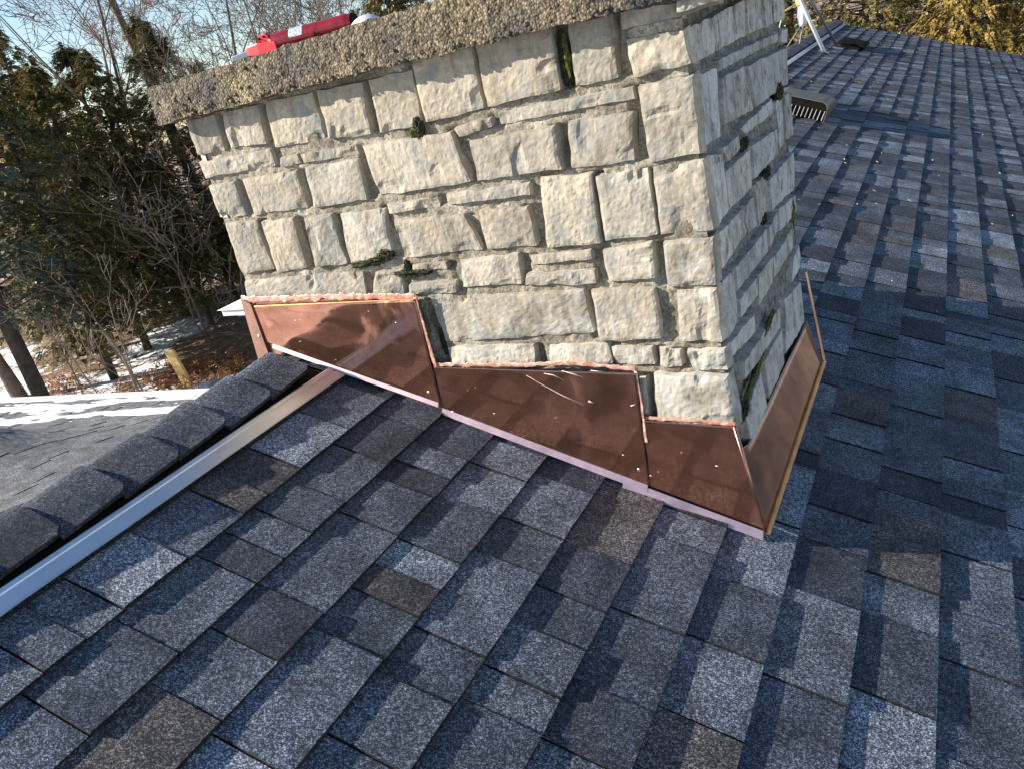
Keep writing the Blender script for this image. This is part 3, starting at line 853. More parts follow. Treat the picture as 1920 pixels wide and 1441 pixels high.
# side apron leaning out to its rolled edge on the shingles
mb = MB()
top = [Vector((0.647, -0.016, 0.0)), Vector((0.645, 0.02, -0.075)), Vector((0.641, 0.09, -0.105)), Vector((0.640, 0.30, -0.122)), Vector((0.640, 0.62, -0.138)), Vector((0.640, 0.97, -0.160))]
bot = [Vector((0.689, -0.017, -0.252)), Vector((0.689, 0.0, -0.252)), Vector((0.690, 0.07, -0.252)), Vector((0.691, 0.28, -0.252)), Vector((0.692, 0.57, -0.253)), Vector((0.694, 0.868, -0.254))]
def ap(u, v):
    k = u*(len(top)-1); i = min(int(k), len(top)-2); f = k-i
    t = top[i].lerp(top[i+1], f); b_ = bot[i].lerp(bot[i+1], f)
    p = t.lerp(b_, v); p.x += 0.0025*noise.noise(p*9) * math.sin(v*PI)
    return p
mb.grid(ap, 30, 8)
o = mb.build('side_apron', MT['copper_side'], smooth=True); o.modifiers.new('sheet', 'SOLIDIFY').thickness = 0.0014; kid2(o)
mb = MB()
mb.tube([bot[0]+Vector((0.004, -0.004, 0.0)), bot[0].lerp(bot[5], 0.5)+Vector((0.004, 0, 0.002)), bot[5]+Vector((0.004, 0, 0))], [0.0062, 0.0066, 0.0064], 8)
MT['hem_orange'] = m_copper('orange_copper_edge', 0.3, tint=(0.95, 0.50, 0.20), rough=0.4, seed=2)
o = mb.build('rolled_edge', MT['hem_orange']); kid2(o)
mb = MB()
mb.tube([top[0]+Vector((0.0, -0.003, 0)), bot[0]+Vector((0.0, -0.004, 0))], [0.0025, 0.003], 6)
mb.tube([p + Vector((0.0015, 0, 0)) for p in top[1:]], 0.0022, 5)
kid2(mb.build('solder_seam', MT['copper_side'], smooth=True))
mb = MB()
mb.v += [(0.647, 0.958, 0.0), (0.651, 0.968, 0.0), (0.699, 0.880, -0.254), (0.694, 0.868, -0.252)]
mb.f += [(0, 1, 2, 3)]; mb.c += [None]; mb.m += [0]
o = mb.build('rear_corner', MT['copper_side']); o.modifiers.new('sheet', 'SOLIDIFY').thickness = 0.0015; kid2(o)
# sealant and bright bent edges
def bead(pts, r, seed, mn='sealant', name='sealant_bead', flat=0.4, jag=0.7):
    mb = MB(); P = []
    for i in range(len(pts)-1):
        a, b_ = Vector(pts[i]), Vector(pts[i+1]); n = max(2, int((b_-a).length/0.0025))
        P += [a.lerp(b_, j/n) for j in range(n)]
    P.append(Vector(pts[-1])); k = 6
    for i, p in enumerate(P):
        t = (P[min(i+1, len(P)-1)]-P[max(i-1, 0)]).normalized(); sd = t.cross(Vector((0, -1, 0)))
        s_ = i*0.0025
        up_ = r*(0.9+jag*(0.9*noise.noise(Vector((s_*55, seed, 0)))+0.5*noise.noise(Vector((s_*170, seed, 4)))))
        dn = r*(0.8+jag*(1.3*noise.noise(Vector((s_*38, seed, 7)))+0.5*noise.noise(Vector((s_*140, seed, 9)))))
        up_ = max(0.0008, up_); dn = max(0.0008, dn)
        for j in range(k+1):
            f = j/k; o_ = -up_+(up_+dn)*f
            lump = 0.7*math.sin(f*PI)**0.7*r*flat*(0.35+0.5*noise.noise(Vector((s_*90, f*2.5, seed))))
            mb.v.append(tuple(p + sd*o_ + Vector((0, -max(0.0002, lump), 0))))
    for i in range(len(P)-1):
        for j in range(k):
            a = i*(k+1)+j
            mb.f.append((a, a+1, a+k+2, a+k+1)); mb.c.append(None); mb.m.append(0)
    o = mb.build(name, MT[mn], smooth=True); kid2(o)
    o.modifiers.new('skin', 'SOLIDIFY').thickness = 0.0008
    return o
bead([(-0.603, -0.020, 0.343), (-0.50, -0.018, 0.337), (-0.3, -0.018, 0.332), (-0.052, -0.018, 0.318)], 0.0095, 1)
bead([(-0.566, -0.022, 0.322), (-0.053, -0.022, 0.313)], 0.0018, 2, 'hem_orange', 'folded_edge', jag=0.15)
bead([(-0.052, -0.020, 0.318), (-0.050, -0.020, 0.25), (-0.046, -0.020, 0.14)], 0.0058, 3, jag=0.5)
bead([(-0.052, -0.017, 0.146), (0.20, -0.016, 0.141), (0.30, -0.017, 0.146), (0.455, -0.016, 0.128)], 0.0055, 4)
bead([(0.454, -0.018, 0.125), (0.456, -0.018, 0.06), (0.453, -0.019, -0.045)], 0.0035, 5, jag=0.5)
bead([(0.456, -0.014, 0.013), (0.56, -0.015, 0.010), (0.65, -0.014, 0.002)], 0.0050, 6)
bead([(-0.060, -0.019, 0.13), (-0.059, -0.019, 0.08)], 0.003, 7)
mb = MB()
for pts in ([(0.195, 0.118), (0.235, 0.092), (0.275, 0.068), (0.322, 0.045)], [(0.24, 0.122), (0.262, 0.118), (0.285, 0.106)], [(0.285, 0.128), (0.315, 0.119), (0.333, 0.112)], [(0.355, 0.128), (0.385, 0.124)]):
    mb.tube([(x, -0.0195, z) for x, z in pts], [0.0008]+[0.0013]*(len(pts)-2)+[0.0007], 5)
R = random.Random(77)
for i in range(22):
    x = R.uniform(-0.54, 0.64); lo = -x*TAN+0.03; hi = (0.30 if x < -0.06 else (0.10 if x < 0.45 else -0.02))
    if hi <= lo: continue
    z = R.uniform(lo, hi); r = R.choice((0.0008, 0.001, 0.0013, 0.002))
    yy = -0.0216 if x < -0.06 else (-0.0190 if x < 0.45 else -0.0175)
    a = R.uniform(-0.6, 0.6); l_ = r*R.uniform(1, 3)
    mb.tube([(x-l_*math.cos(a), yy, z-l_*math.sin(a)), (x+l_*math.cos(a), yy, z+l_*math.sin(a))], r*0.7, 5)
MT['drip'] = m_simple('pale_sealant_drips', (0.72, 0.56, 0.48), 0.4, 0, 40, 0.2, 0.1)
tag(kid2(mb.build('sealant_drips', MT['drip'], smooth=True)), kind='stuff')
for x, z, yy in ((-0.085, 0.075, -0.0220), (0.425, -0.115, -0.0195), (-0.582, 0.24, -0.0250), (-0.03, 0.02, -0.0195)):
    mb = MB()
    mb.grid(lambda u, v: (x+math.cos(u*2*PI)*0.0042*math.sin(v*PI/2), yy-0.0016*math.cos(v*PI/2), z+math.sin(u*2*PI)*0.0042*math.sin(v*PI/2)), 10, 3)
    kid2(mb.build('rivet', MT['galv'], smooth=True))

# ---- moss and dark holes in the joints
def moss(c, size, nrm, seed, mn='moss', ang=0.0):
    R = random.Random(seed); mb = MB(); c = Vector(c)
    if nrm == 'y': ax = Vector((1, 0, 0)); ou = Vector((0, -1, 0))
    else: ax = Vector((0, 1, 0)); ou = Vector((1, 0, 0))
    upv = Vector((0, 0, 1)); A = ax*math.cos(ang)+upv*math.sin(ang); B = upv*math.cos(ang)-ax*math.sin(ang)
    sx, sz, sd = size
    def P(u, v):
        d = Vector((math.sin(v*PI)*math.cos(u*2*PI), math.sin(v*PI)*math.sin(u*2*PI), math.cos(v*PI)))
        k = 1+0.5*noise.noise(d*2.3+Vector((seed, 0, 0)))+0.3*noise.noise(d*6+Vector((seed, 0, 0)))
        return c + A*d.x*sx*k + B*d.y*sz*k + ou*d.z*sd*k
    mb.grid(P, 22, 12)
    for i in range(int(260*min(1.5, sx/0.03))):
        p = P(R.random(), R.uniform(0.05, 0.55)); d = (p-c).normalized()*R.uniform(0.002, 0.005)+Vector((R.uniform(-1, 1), R.uniform(-1, 1), R.uniform(-1, 1)))*0.002
        t = Vector((R.uniform(-1, 1), R.uniform(-1, 1), R.uniform(-1, 1)))*0.0012
        n = len(mb.v); mb.v += [tuple(p-t), tuple(p+t), tuple(p+d)]; mb.f.append((n, n+1, n+2)); mb.c.append(None); mb.m.append(0)
    kid(mb.build('moss_or_hole', MT[mn]), chimney)
moss((-0.155, -0.001, 0.407), (0.060, 0.010, 0.010), 'y', 1, ang=0.12); moss((-0.115, -0.001, 0.420), (0.025, 0.013, 0.010), 'y', 11, ang=0.1)
moss((-0.055, -0.001, 0.371), (0.050, 0.009, 0.010), 'y', 2); moss((-0.062, 0.0, 0.388), (0.008, 0.013, 0.006), 'y', 12)
moss((0.060, 0.0, 0.680), (0.013, 0.024, 0.008), 'y', 3); moss((0.048, -0.001, 0.672), (0.016, 0.010, 0.007), 'y', 13, 'moss_green')
moss((0.408, 0.006, 0.750), (0.011, 0.05, 0.006), 'y', 4); moss((0.416, 0.0, 0.755), (0.005, 0.035, 0.006), 'y', 14, 'moss_green')
moss((-0.022, 0.006, 0.195), (0.008, 0.034, 0.005), 'y', 5)  # dark lump drawn for the shaded hole where mortar is missing
moss((0.640, 0.342, 0.497), (0.045, 0.012, 0.006), 'x', 6); moss((0.641, 0.551, 0.389), (0.04, 0.013, 0.006), 'x', 7)
moss((0.640, 0.10, -0.022), (0.038, 0.020, 0.008), 'x', 8, 'moss'); moss((0.641, 0.24, 0.005), (0.13, 0.009, 0.006), 'x', 9, 'moss_green', 0.12)  # first lump stands for a dark open hole, the second is moss
moss((0.641, 0.42, 0.050), (0.08, 0.007, 0.005), 'x', 10, 'moss_green', 0.1); moss((0.641, 0.852, 0.215), (0.05, 0.03, 0.006), 'x', 15, 'moss_green')
moss((0.641, 0.80, 0.545), (0.05, 0.022, 0.006), 'x', 16); moss((0.641, 0.472, 0.298), (0.03, 0.012, 0.006), 'x', 17)

# ------------------------------------------------------------------ things on the roof
gun = empty('caulking_gun', (-0.20, 0.02, 0.895))
tag(gun, 'red caulking gun with blue grey handle lying on top of the chimney cap', 'caulking gun')
GA = Vector((-0.310, 0.015, 0.9115)); GB = Vector((-0.070, 0.055, 0.9115)); GD = (GB-GA).normalized()
GS = Vector((0, 0, 1)).cross(GD)
def gp(t, s, z): return GA.lerp(GB, t) + GS*s + Vector((0, 0, z))
mb = MB(); pts = []; rad = []
for i in range(30):
    t = 0.14+0.86*i/29; pts.append(gp(t, 0, 0)); rad.append(0.0185*(1+0.05*noise.noise(Vector((t*14, 0, 1)))) * (0.86 if i > 27 else 1))
mb.tube(pts, rad, 20); kid(mb.build('sealant_tube', MT['red_dark'], smooth=True), gun)
mb = MB(); mb.tube([gp(0.36, 0, 0), gp(0.50, 0, 0)], 0.0194, 20, caps=False); kid(mb.build('tube_label', MT['label'], smooth=True), gun)
mb = MB(); mb.tube([gp(0.985, 0, 0), gp(1.01, 0, 0)], [0.0178, 0.0150], 16); kid(mb.build('end_cap', MT['black_metal']), gun)
mb = MB()
prof = [(math.cos(a)*0.0215, math.sin(a)*0.0215) for a in [PI+PI*i/10 for i in range(11)]]
n = 0
for t in (0.10, 0.62):
    for r_ in (1.0, 0.93):
        mb.v += [tuple(gp(t, a*r_, b*r_)) for a, b in prof]
for i in range(10):
    mb.f += [(i, i+1, 22+i+1, 22+i), (11+i, 33+i, 33+i+1, 11+i+1)]; mb.c += [None]*2; mb.m += [0]*2
mb.f += [(0, 22, 33, 11), (10, 21, 43, 32)]; mb.c += [None]*2; mb.m += [0]*2
kid(mb.build('cradle', MT['red_dark']), gun)
mb = MB()
# bright red front housing: tapering block with a raised lug
def loft(secs):
    n = len(mb.v); k = len(secs[0])
    for s_ in secs: mb.v += [tuple(p) for p in s_]
    for i in range(len(secs)-1):
        for j in range(k):
            mb.f.append((n+i*k+j, n+i*k+(j+1) % k, n+(i+1)*k+(j+1) % k, n+(i+1)*k+j)); mb.c.append(None); mb.m.append(0)
    mb.f.append(tuple(n+j for j in reversed(range(k)))); mb.f.append(tuple(n+(len(secs)-1)*k+j for j in range(k))); mb.c += [None]*2; mb.m += [0]*2
def sec(t, w_, zl, zh): return [gp(t, -w_, zl), gp(t, w_, zl), gp(t, w_, zh), gp(t, -w_, zh)]
loft([sec(-0.14, 0.010, -0.012, -0.001), sec(-0.10, 0.015, -0.016, 0.004), sec(0.02, 0.0215, -0.019, 0.006), sec(0.22, 0.0235, -0.0195, 0.001)])
kid(mb.build('front_housing', MT['red'], bevel=0.002), gun)
mb = MB(); loft([sec(0.02, 0.020, 0.0, 0.006), sec(0.05, 0.015, 0.0, 0.0205), sec(0.12, 0.015, 0.0, 0.0215), sec(0.17, 0.018, 0.0, 0.006)])
lug = kid(mb.build('lug', MT['red'], bevel=0.002), gun)
mb = MB()
for t, z in ((0.055, 0.013), (0.105, 0.015)):
    mb.tube([gp(t, -0.0195, z), gp(t, -0.0145, z)], 0.0022, 10)
kid(mb.build('rivet_hole', MT['black_metal']), gun)
mb = MB(); loft([sec(-0.34, 0.004, -0.017, -0.010), sec(-0.32, 0.007, -0.018, -0.006), sec(-0.14, 0.008, -0.016, -0.002), sec(-0.08, 0.008, -0.014, 0.0)])
kid(mb.build('handle', MT['bluegrey'], bevel=0.002), gun)
# white rag behind the gun
mb = MB()
def rag(u, v):
    x = -0.068+0.072*u; yy = 0.0+0.09*v
    return (x, yy, 0.896 + 0.004*x + 0.022*max(0, math.sin(u*PI))*max(0.15, math.sin(v*PI)) + 0.006*noise.noise(Vector((u*3, v*3, 2))))
mb.grid(rag, 16, 16)
o = mb.build('rag', MT['white'], smooth=True); o.modifiers.new('cloth', 'SOLIDIFY').thickness = 0.0015
tag(o, 'small crumpled white rag beyond the end of the red caulking gun on the chimney cap', 'rag')

# slant-back vent beyond the chimney
vent = empty('roof_vent', tuple(RP(0.14, 4.8, 0.0)))
tag(vent, 'taupe roof vent with thin bars across its dark mouth, right of the chimney', 'roof vent')
vs0, vs1 = -0.10, 0.275
def outline(h, r=0.05, inset=0.0):
    P = [(vs0+inset, 0.0)]
    for i in range(6): a = PI - PI/2*i/5; P.append((vs0+inset+r+math.cos(a)*r, h-r+math.sin(a)*r))
    for i in range(6): a = PI/2 - PI/2*i/5; P.append((vs1-inset-r+math.cos(a)*r, h-r+math.sin(a)*r))
    P.append((vs1-inset, 0.0)); return P
def hoodm(secs, name, mn, close=True):
    mb = MB(); k = len(secs[0][1]); n = 0
    for yy, P in secs: mb.v += [tuple(RP(s_, yy, h_)) for s_, h_ in P]
    for i in range(len(secs)-1):
        for j in range(k-1):
            mb.f.append((i*k+j, i*k+j+1, (i+1)*k+j+1, (i+1)*k+j)); mb.c.append(None); mb.m.append(0)
    if close: mb.f.append(tuple((len(secs)-1)*k+j for j in range(k))); mb.c.append(None); mb.m.append(0)
    o = mb.build(name, MT[mn], smooth=False); o.modifiers.new('sheet', 'SOLIDIFY').thickness = 0.004
    return kid(o, vent)
hoodm([(4.56, outline(0.125)), (4.95, outline(0.115, 0.045)), (5.35, outline(0.03, 0.02))], 'hood', 'vent_hood')
hoodm([(4.585, outline(0.118, 0.045, 0.005)), (4.60, outline(0.118, 0.045, 0.005))], 'throat', 'black_metal')
mb = MB(); P = outline(0.115, 0.045, 0.006); mb.v += [tuple(RP(s_, 4.592, h_)) for s_, h_ in P]; mb.f.append(tuple(range(len(P)))); mb.c.append(None); mb.m.append(0)
kid(mb.build('mouth', MT['black_metal']), vent)  # flat black panel in place of the hood's shaded inside
mb = MB()
for i in range(13):
    s_ = vs0+0.02+i*0.028
    mb.tube([RP(s_, 4.575, 0.002), RP(s_+0.006, 4.575, 0.068)], 0.0022, 5)
kid(mb.build('bars', MT['galv']), vent)
# far vent
v2 = empty('roof_vent', tuple(RP(0.0, 9.3, 0.0)))
tag(v2, 'small dark flat roof vent near the tripod feet at the far end of the roof', 'roof vent')
mb = MB(); T = Matrix.Translation(RP(0.0, 9.4, 0.0)) @ Matrix.Rotation(TP, 4, 'Y')
mb.box(-0.13, 0.13, -0.25, 0.25, 0.0, 0.035, T=T); kid(mb.build('throat', MT['black_metal'], bevel=0.01), v2)
mb = MB(); mb.prism([(-0.16, 0.038), (0.16, 0.038), (0.13, 0.06), (-0.13, 0.06)], -0.29, 0.3, 1); mb.v = [tuple(T @ Vector(p)) for p in mb.v]
kid(mb.build('hood', MT['black_metal'], bevel=0.008), v2)

# tripod mast
tri = empty('antenna_tripod', (-0.55, 8.8, 0.25))
tag(tri, 'white metal tripod mast standing on the far end of the roof ridge', 'tripod mast')
AP = Vector((-0.83, 8.75, 1.65))
feet = [Vector((-0.200, 8.44, 0.078)), Vector((-0.118, 9.03, 0.047)), Vector((-1.35, 8.75, -0.14))]
for i, f in enumerate(feet):
    mb = MB(); mb.tube([f, AP], 0.021 if i != 1 else 0.016, 10); kid(mb.build('leg', MT['white'] if i == 0 else MT['grey_pole'], smooth=True), tri)
    mb = MB(); T = Matrix.Translation(f) @ Matrix.Rotation(TP if i < 2 else -TP, 4, 'Y'); mb.box(-0.06, 0.06, -0.05, 0.05, -0.008, 0.006, T=T); kid(mb.build('foot_plate', MT['grey_pole']), tri)
mb = MB(); mb.tube([(-0.44, 8.72, 0.62), (-0.52, 8.72, 1.15), AP+Vector((0.0, 0, 0.4))], 0.017, 10); kid(mb.build('mast', MT['galv'], smooth=True), tri)
mb = MB(); mb.tube([(-0.435, 8.7, 0.36), (-0.437, 8.7, 0.40), (-0.44, 8.7, 0.58)], [0.035, 0.048, 0.042], 12); kid(mb.build('insulator', MT['white'], smooth=True), tri)
MT['yellow'] = m_simple('yellow_plastic', (0.55, 0.42, 0.10), 0.5)
mb = MB(); mb.tube([(-0.44, 8.7, 0.58), (-0.44, 8.7, 0.66)], [0.06, 0.05], 10); kid(mb.build('clamp', MT['yellow'], smooth=True), tri)
mb = MB()
mb.tube([(-0.44, 8.7, 0.62), (-0.62, 8.6, 0.55), (-0.95, 8.5, 0.43)], 0.012, 6); mb.tube([(-0.44, 8.7, 0.62), (-0.33, 8.8, 0.68), (-0.28, 8.9, 0.78)], 0.012, 6)
kid(mb.build('brace', MT['yellow'], smooth=True), tri)
mb = MB()
for a, b_ in (((-0.44, 8.7, 0.40), (-0.75, 8.4, -0.02)), ((-0.44, 8.7, 0.36), (-0.50, 8.5, 0.05)), ((-0.62, 8.6, 0.55), (-0.80, 8.45, -0.05))):
    mb.tube([a, b_], 0.006, 5)
kid(mb.build('guy_wire', MT['galv']), tri)

# specks of leaf and snow lying on the shingles
mb = MB(); R = random.Random(19)
for i in range(420):
    s_ = R.uniform(-0.2, 3.2); yy = R.uniform(-0.8, 11.5) if R.random() < 0.7 else R.uniform(6, 11.5)
    r = R.uniform(0.004, 0.011)*(0.5 if yy < 2 else 1.4); a = R.random()*PI; 
    if yy < 1.4 and R.random() < 0.7: continue
    c = RP(s_, yy, 0.005)
    if XL < c.x < XR+0.08 and -0.05 < yy < 1.0: continue
    d1 = RP(math.cos(a)*r, math.sin(a)*r, 0)-RP(0, 0, 0); d2 = RP(-math.sin(a)*r*0.45, math.cos(a)*r*0.45, 0)-RP(0, 0, 0)
    lift = Vector((0, 0, R.uniform(0.001, 0.004)))
    mb.quad(tuple(c-d1), tuple(c-d2+lift), tuple(c+d1+lift), tuple(c+d2))
o = mb.build('leaf_litter', m_simple('dry_leaf_flakes', (0.42, 0.36, 0.28), 0.8, 0, 3, 0.5, 0))
tag(o, 'scattered pale dry leaf flakes and grit on the roof shingles', 'leaf litter', kind='stuff')
# ------------------------------------------------------------------ ground
GZ = -4.5
mb = MB()
def gr(u, v):
    x = -150+300*u; yy = -150+300*v
    return (x, yy, GZ)
# fine near the yard, coarse to the horizon, as one sheet
def warp(a): 
    t = 2*a-1; return math.copysign(abs(t)**3, t)*260 + t*20
def gr2(u, v):
    x = -15+warp(u); yy = 12+warp(v); d = math.hypot(x+15, yy-12)
    h = 0.22*noise.noise(Vector((x*0.12, yy*0.12, 0))) + 0.05*noise.noise(Vector((x*0.7, yy*0.7, 3)))
    h *= min(1, 1) if d < 60 else 1
    rise = 0.9*max(0, min(1, ((yy*1.0 - 0.1*x) - 12.5)/9))
    return (x, yy, GZ + h + rise)
mb.grid(gr2, 170, 170)
g = mb.build('ground', MT['ground'], smooth=True); tag(g, kind='structure')
def gz(x, yy):
    h = 0.22*noise.noise(Vector((x*0.12, yy*0.12, 0))) + 0.05*noise.noise(Vector((x*0.7, yy*0.7, 3)))
    return GZ + h + 0.9*max(0, min(1, ((yy - 0.1*x) - 12.5)/9))

# ------------------------------------------------------------------ vegetation
def polar(azd, dist):
    a = math.radians(azd); return CP.x + math.sin(a)*dist, CP.y + math.cos(a)*dist

def bare_tree_mb(seed, H, r0, spread=0.5, depth=5, twig=0.0045, kids=(3, 5), lean=0.0, crook=0.12, low=0.3):
    R = random.Random(seed); mb = MB()
    def limb(p, d, L, r, lev):
        n = 5 if lev < 2 else 4 if lev < 3 else 3
        pts = [p]; q = p.copy(); dd = d.copy(); dirs = [d.copy()]
        for i in range(n):
            dd = (dd + Vector((R.uniform(-1, 1), R.uniform(-1, 1), R.uniform(-0.7, 1)))*crook*(1+0.35*lev)).normalized()
            if lev > 0: dd = (dd + Vector((0, 0, 0.07))).normalized()
            q = q + dd*L/n; pts.append(q.copy()); dirs.append(dd.copy())
        r1 = max(twig*0.7, r*0.35)
        rr = [max(twig, r + (r1-r)*(i/n)) for i in range(n+1)]
        if lev == 0: rr[0] *= 1.5
        mb.tube(pts, rr, 8 if lev == 0 else 5 if lev == 1 else 3, caps=False)
        if lev >= depth: return
        k = R.randint(*kids) + (3 if lev == 0 else 0)
        for c in range(k):
            t = R.uniform(low if lev == 0 else 0.2, 1.0); i = min(n-1, int(t*n)); f = t*n-i
            pp = pts[i].lerp(pts[i+1], f); rl = rr[i] + (rr[i+1]-rr[i])*f
            side = dirs[i].orthogonal().normalized(); side.rotate(Matrix.Rotation(R.random()*2*PI, 3, dirs[i]))
            nd = (dirs[i]*R.uniform(0.5, 0.9) + side*R.uniform(spread, spread+0.5)).normalized()
            limb(pp, nd, L*R.uniform(0.42, 0.66)*(1.15-0.5*t if lev == 0 else 1), rl*R.uniform(0.45, 0.68), lev+1)
    limb(Vector((0, 0, -0.15)), Vector((lean, 0, 1)).normalized(), H, r0, 0)
    return mb

def tree_thing(name, x, yy, me_list, label, cat, group=None, rz=0.0, s=1.0):
    t = empty(name, (x, yy, gz(x, yy)-0.02), rz)
    t.scale = (s, s, s)
    tag(t, label, cat, group)
    for nm, me in me_list:
        o = bpy.data.objects.new(nm, me); COL.objects.link(o); o.parent = t
    return t

def conifer_mb(seed, H, Rw, nspray, kind='cedar', base=0.12, size=0.10, droop=0.5):
    """crown: flat drooping sprays of small leaf faces spread through the volume; returns crown, trunk"""
    R = random.Random(seed); mb = MB(); tk = MB()
    tk.tube([(0, 0, -0.2), (0.03*H*0.1, 0, H*0.4), (0, 0.02, H*0.8), (0, 0, H*0.98)], [0.015*H, 0.011*H, 0.006*H, 0.002*H], 7)
    ncl = max(10, nspray//16)
    for c in range(ncl):
        zf = base + (1-base)*R.random()**1.15
        prof = (1-zf)**0.65 * (0.55+0.45*min(1, (zf-base)*6+0.3))
        ang = R.random()*2*PI
        L = Rw*prof*R.uniform(0.65, 1.12)
        z0 = H*zf; dv = Vector((math.cos(ang), math.sin(ang), 0))
        tip = dv*L + Vector((0, 0, z0 - L*droop*R.uniform(0.2, 0.9) + 0.15*L))
        b0 = Vector((0, 0, z0)); mid = (b0+tip)/2 + Vector((0, 0, 0.12*L))
        tk.tube([b0, mid, tip], [0.010+0.006*L, 0.008, 0.004], 3, caps=False)
        for k in range(16):
            t = R.uniform(0.25, 1.05)**0.8
            p = b0.lerp(mid, t*2) if t < 0.5 else mid.lerp(tip, t*2-1)
            sd = Vector((-dv.y, dv.x, 0))*R.uniform(-1, 1)*0.32*L*(1.1-t*0.6)
            p = p + sd + Vector((0, 0, R.uniform(-0.12, 0.08)))
            od = (dv*R.uniform(0.3, 1) + sd*0.8 + Vector((0, 0, R.uniform(-droop-0.5, 0.15)))).normalized()
            sl_ = size*R.uniform(1.6, 3.0)
            side = od.cross(Vector((R.uniform(-.5, .5), R.uniform(-.5, .5), 1))).normalized(); nr = od.cross(side)
            for m in range(9):
                u = m/8.0; w_ = size*0.75*(1-0.75*u)*R.uniform(0.6, 1.2)
                q = p + od*sl_*u
                for sg in (-1, 1):
                    e = (side*sg*R.uniform(0.6, 1) + od*R.uniform(0.5, 1.1) + nr*R.uniform(-.35, .35)).normalized()
                    a = q; b_ = q + e*w_; wv = e.cross(nr).normalized()*w_*0.34
                    n = len(mb.v); mb.v += [tuple(a), tuple(a+e*w_*0.5+wv), tuple(b_), tuple(a+e*w_*0.5-wv)]
                    mb.f.append((n, n+1, n+2, n+3)); mb.c.append(None); mb.m.append(0)
    return mb, tk

# mesh stock
BT = [bare_tree_mb(s, H, r, sp, 5, tw, kd, crook=ck, low=lw).mesh('bare_crown', MT['bark' if i % 3 else 'twig'], True)
      for i, (s, H, r, sp, tw, kd, ck, lw) in enumerate([(1, 7.0, 0.07, 0.45, 0.0055, (3, 4), 0.10, 0.3), (2, 8.0, 0.055, 0.35, 0.005, (3, 4), 0.08, 0.35),
                                            (3, 6.5, 0.06, 0.55, 0.0055, (3, 5), 0.14, 0.25), (4, 8.5, 0.14, 0.45, 0.006, (3, 4), 0.09, 0.4)])]
THK = [bare_tree_mb(s, H, r, 0.75, 4, 0.006, (3, 4), crook=0.24, low=0.05).mesh('twigs', MT['twig'], True) for s, H, r in ((11, 3.2, 0.022), (12, 4.0, 0.028), (13, 2.6, 0.02))]
FAR = [bare_tree_mb(s, H, r, 0.5, 5, 0.010, (3, 4), crook=0.1, low=0.25).mesh('twigs', MT['twig_far'], True) for s, H, r in ((21, 7, 0.10), (22, 8.0, 0.11))]
SAP = [bare_tree_mb(s, H, r, 0.5, 3, 0.005, (2, 3), crook=0.12, low=0.4).mesh('stem', MT['twig'], True) for s, H, r in ((31, 2.8, 0.02), (32, 3.4, 0.025))]
def con(seed, H, Rw, n, lm, **k):
    a, b_ = conifer_mb(seed, H, Rw, n, **k)
    return [('crown', a.mesh('crown', MT[lm])), ('trunk', b_.mesh('trunk', MT['bark_dark'], True))]
CD = con(41, 7.2, 2.2, 3600, 'leaf_dark', base=0.14, size=0.10, droop=0.5)
CD2 = con(42, 6.4, 2.1, 3800, 'leaf_dark', base=0.12, size=0.10, droop=0.35)
CB = con(43, 8.6, 2.3, 2600, 'leaf_blue', base=0.2, size=0.10, droop=0.3)
CG = con(44, 9.0, 2.8, 5200, 'leaf_sunlit', base=0.2, size=0.10, droop=0.9)
CG2 = con(45, 8.0, 2.6, 4600, 'leaf_sunlit', base=0.2, size=0.10, droop=0.9)
CDX = con(46, 9.5, 2.9, 5000, 'leaf_dark', base=0.1, size=0.11, droop=0.5)

def put(kind, azd, dist, label, cat, group, s=1.0, rz=None, name=None):
    x, yy = polar(azd, dist)
    rz = rnd.random()*2*PI if rz is None else rz
    return tree_thing(name or ('bare_tree' if cat == 'bare tree' else 'evergreen_tree'), x, yy, kind, label, cat, group, rz, s)

G1 = 'evergreens at the edge of the snowy yard'
for (azd, d, kd, s, lb) in [
    (-62.3, 20.0, CB, 1.4, 'blue green evergreen with open airy crown at the left edge of the photo'),
    (-58.0, 21.5, CD, 1.05, 'dark evergreen between the blue green one and the tangled thicket'),
    (-55.4, 23.0, CD2, 1.14, 'bushy dark evergreen right behind the middle of the twig thicket'),
    (-52.4, 25.0, CD, 1.02, 'dark evergreen behind the shrubs below the cap corner'),
    (-49.0, 24.0, CD2, 1.20, 'dark evergreen partly hidden by the left edge of the stone chimney'),
    (-59.2, 25.0, CD2, 1.55, 'farther dark evergreen glimpsed between the two leftmost crowns'),
    (-46.5, 24.0, CD, 0.88, 'evergreen top showing just above the left end of the chimney cap'),
    (-56.6, 27.0, CD, 1.2, 'farther dark evergreen behind the left half of the thicket'),
    (-53.4, 26.0, CD2, 1.2, 'farther dark evergreen behind the right half of the thicket'),
    (-51.0, 23.0, CD2, 0.72, 'low olive evergreen nearest the snow, left of the copper corner'),
]:
    put(kd, azd, d, lb, 'evergreen tree', G1, s)
put(CG, -33.7, 21.0, 'golden sunlit cedar top above the chimney cap, right of the caulking gun', 'evergreen tree', None, 0.93)
put(CDX, -30.2, 20.5, 'dark green cedar top above the cap, right of the golden one', 'evergreen tree', None, 0.95)

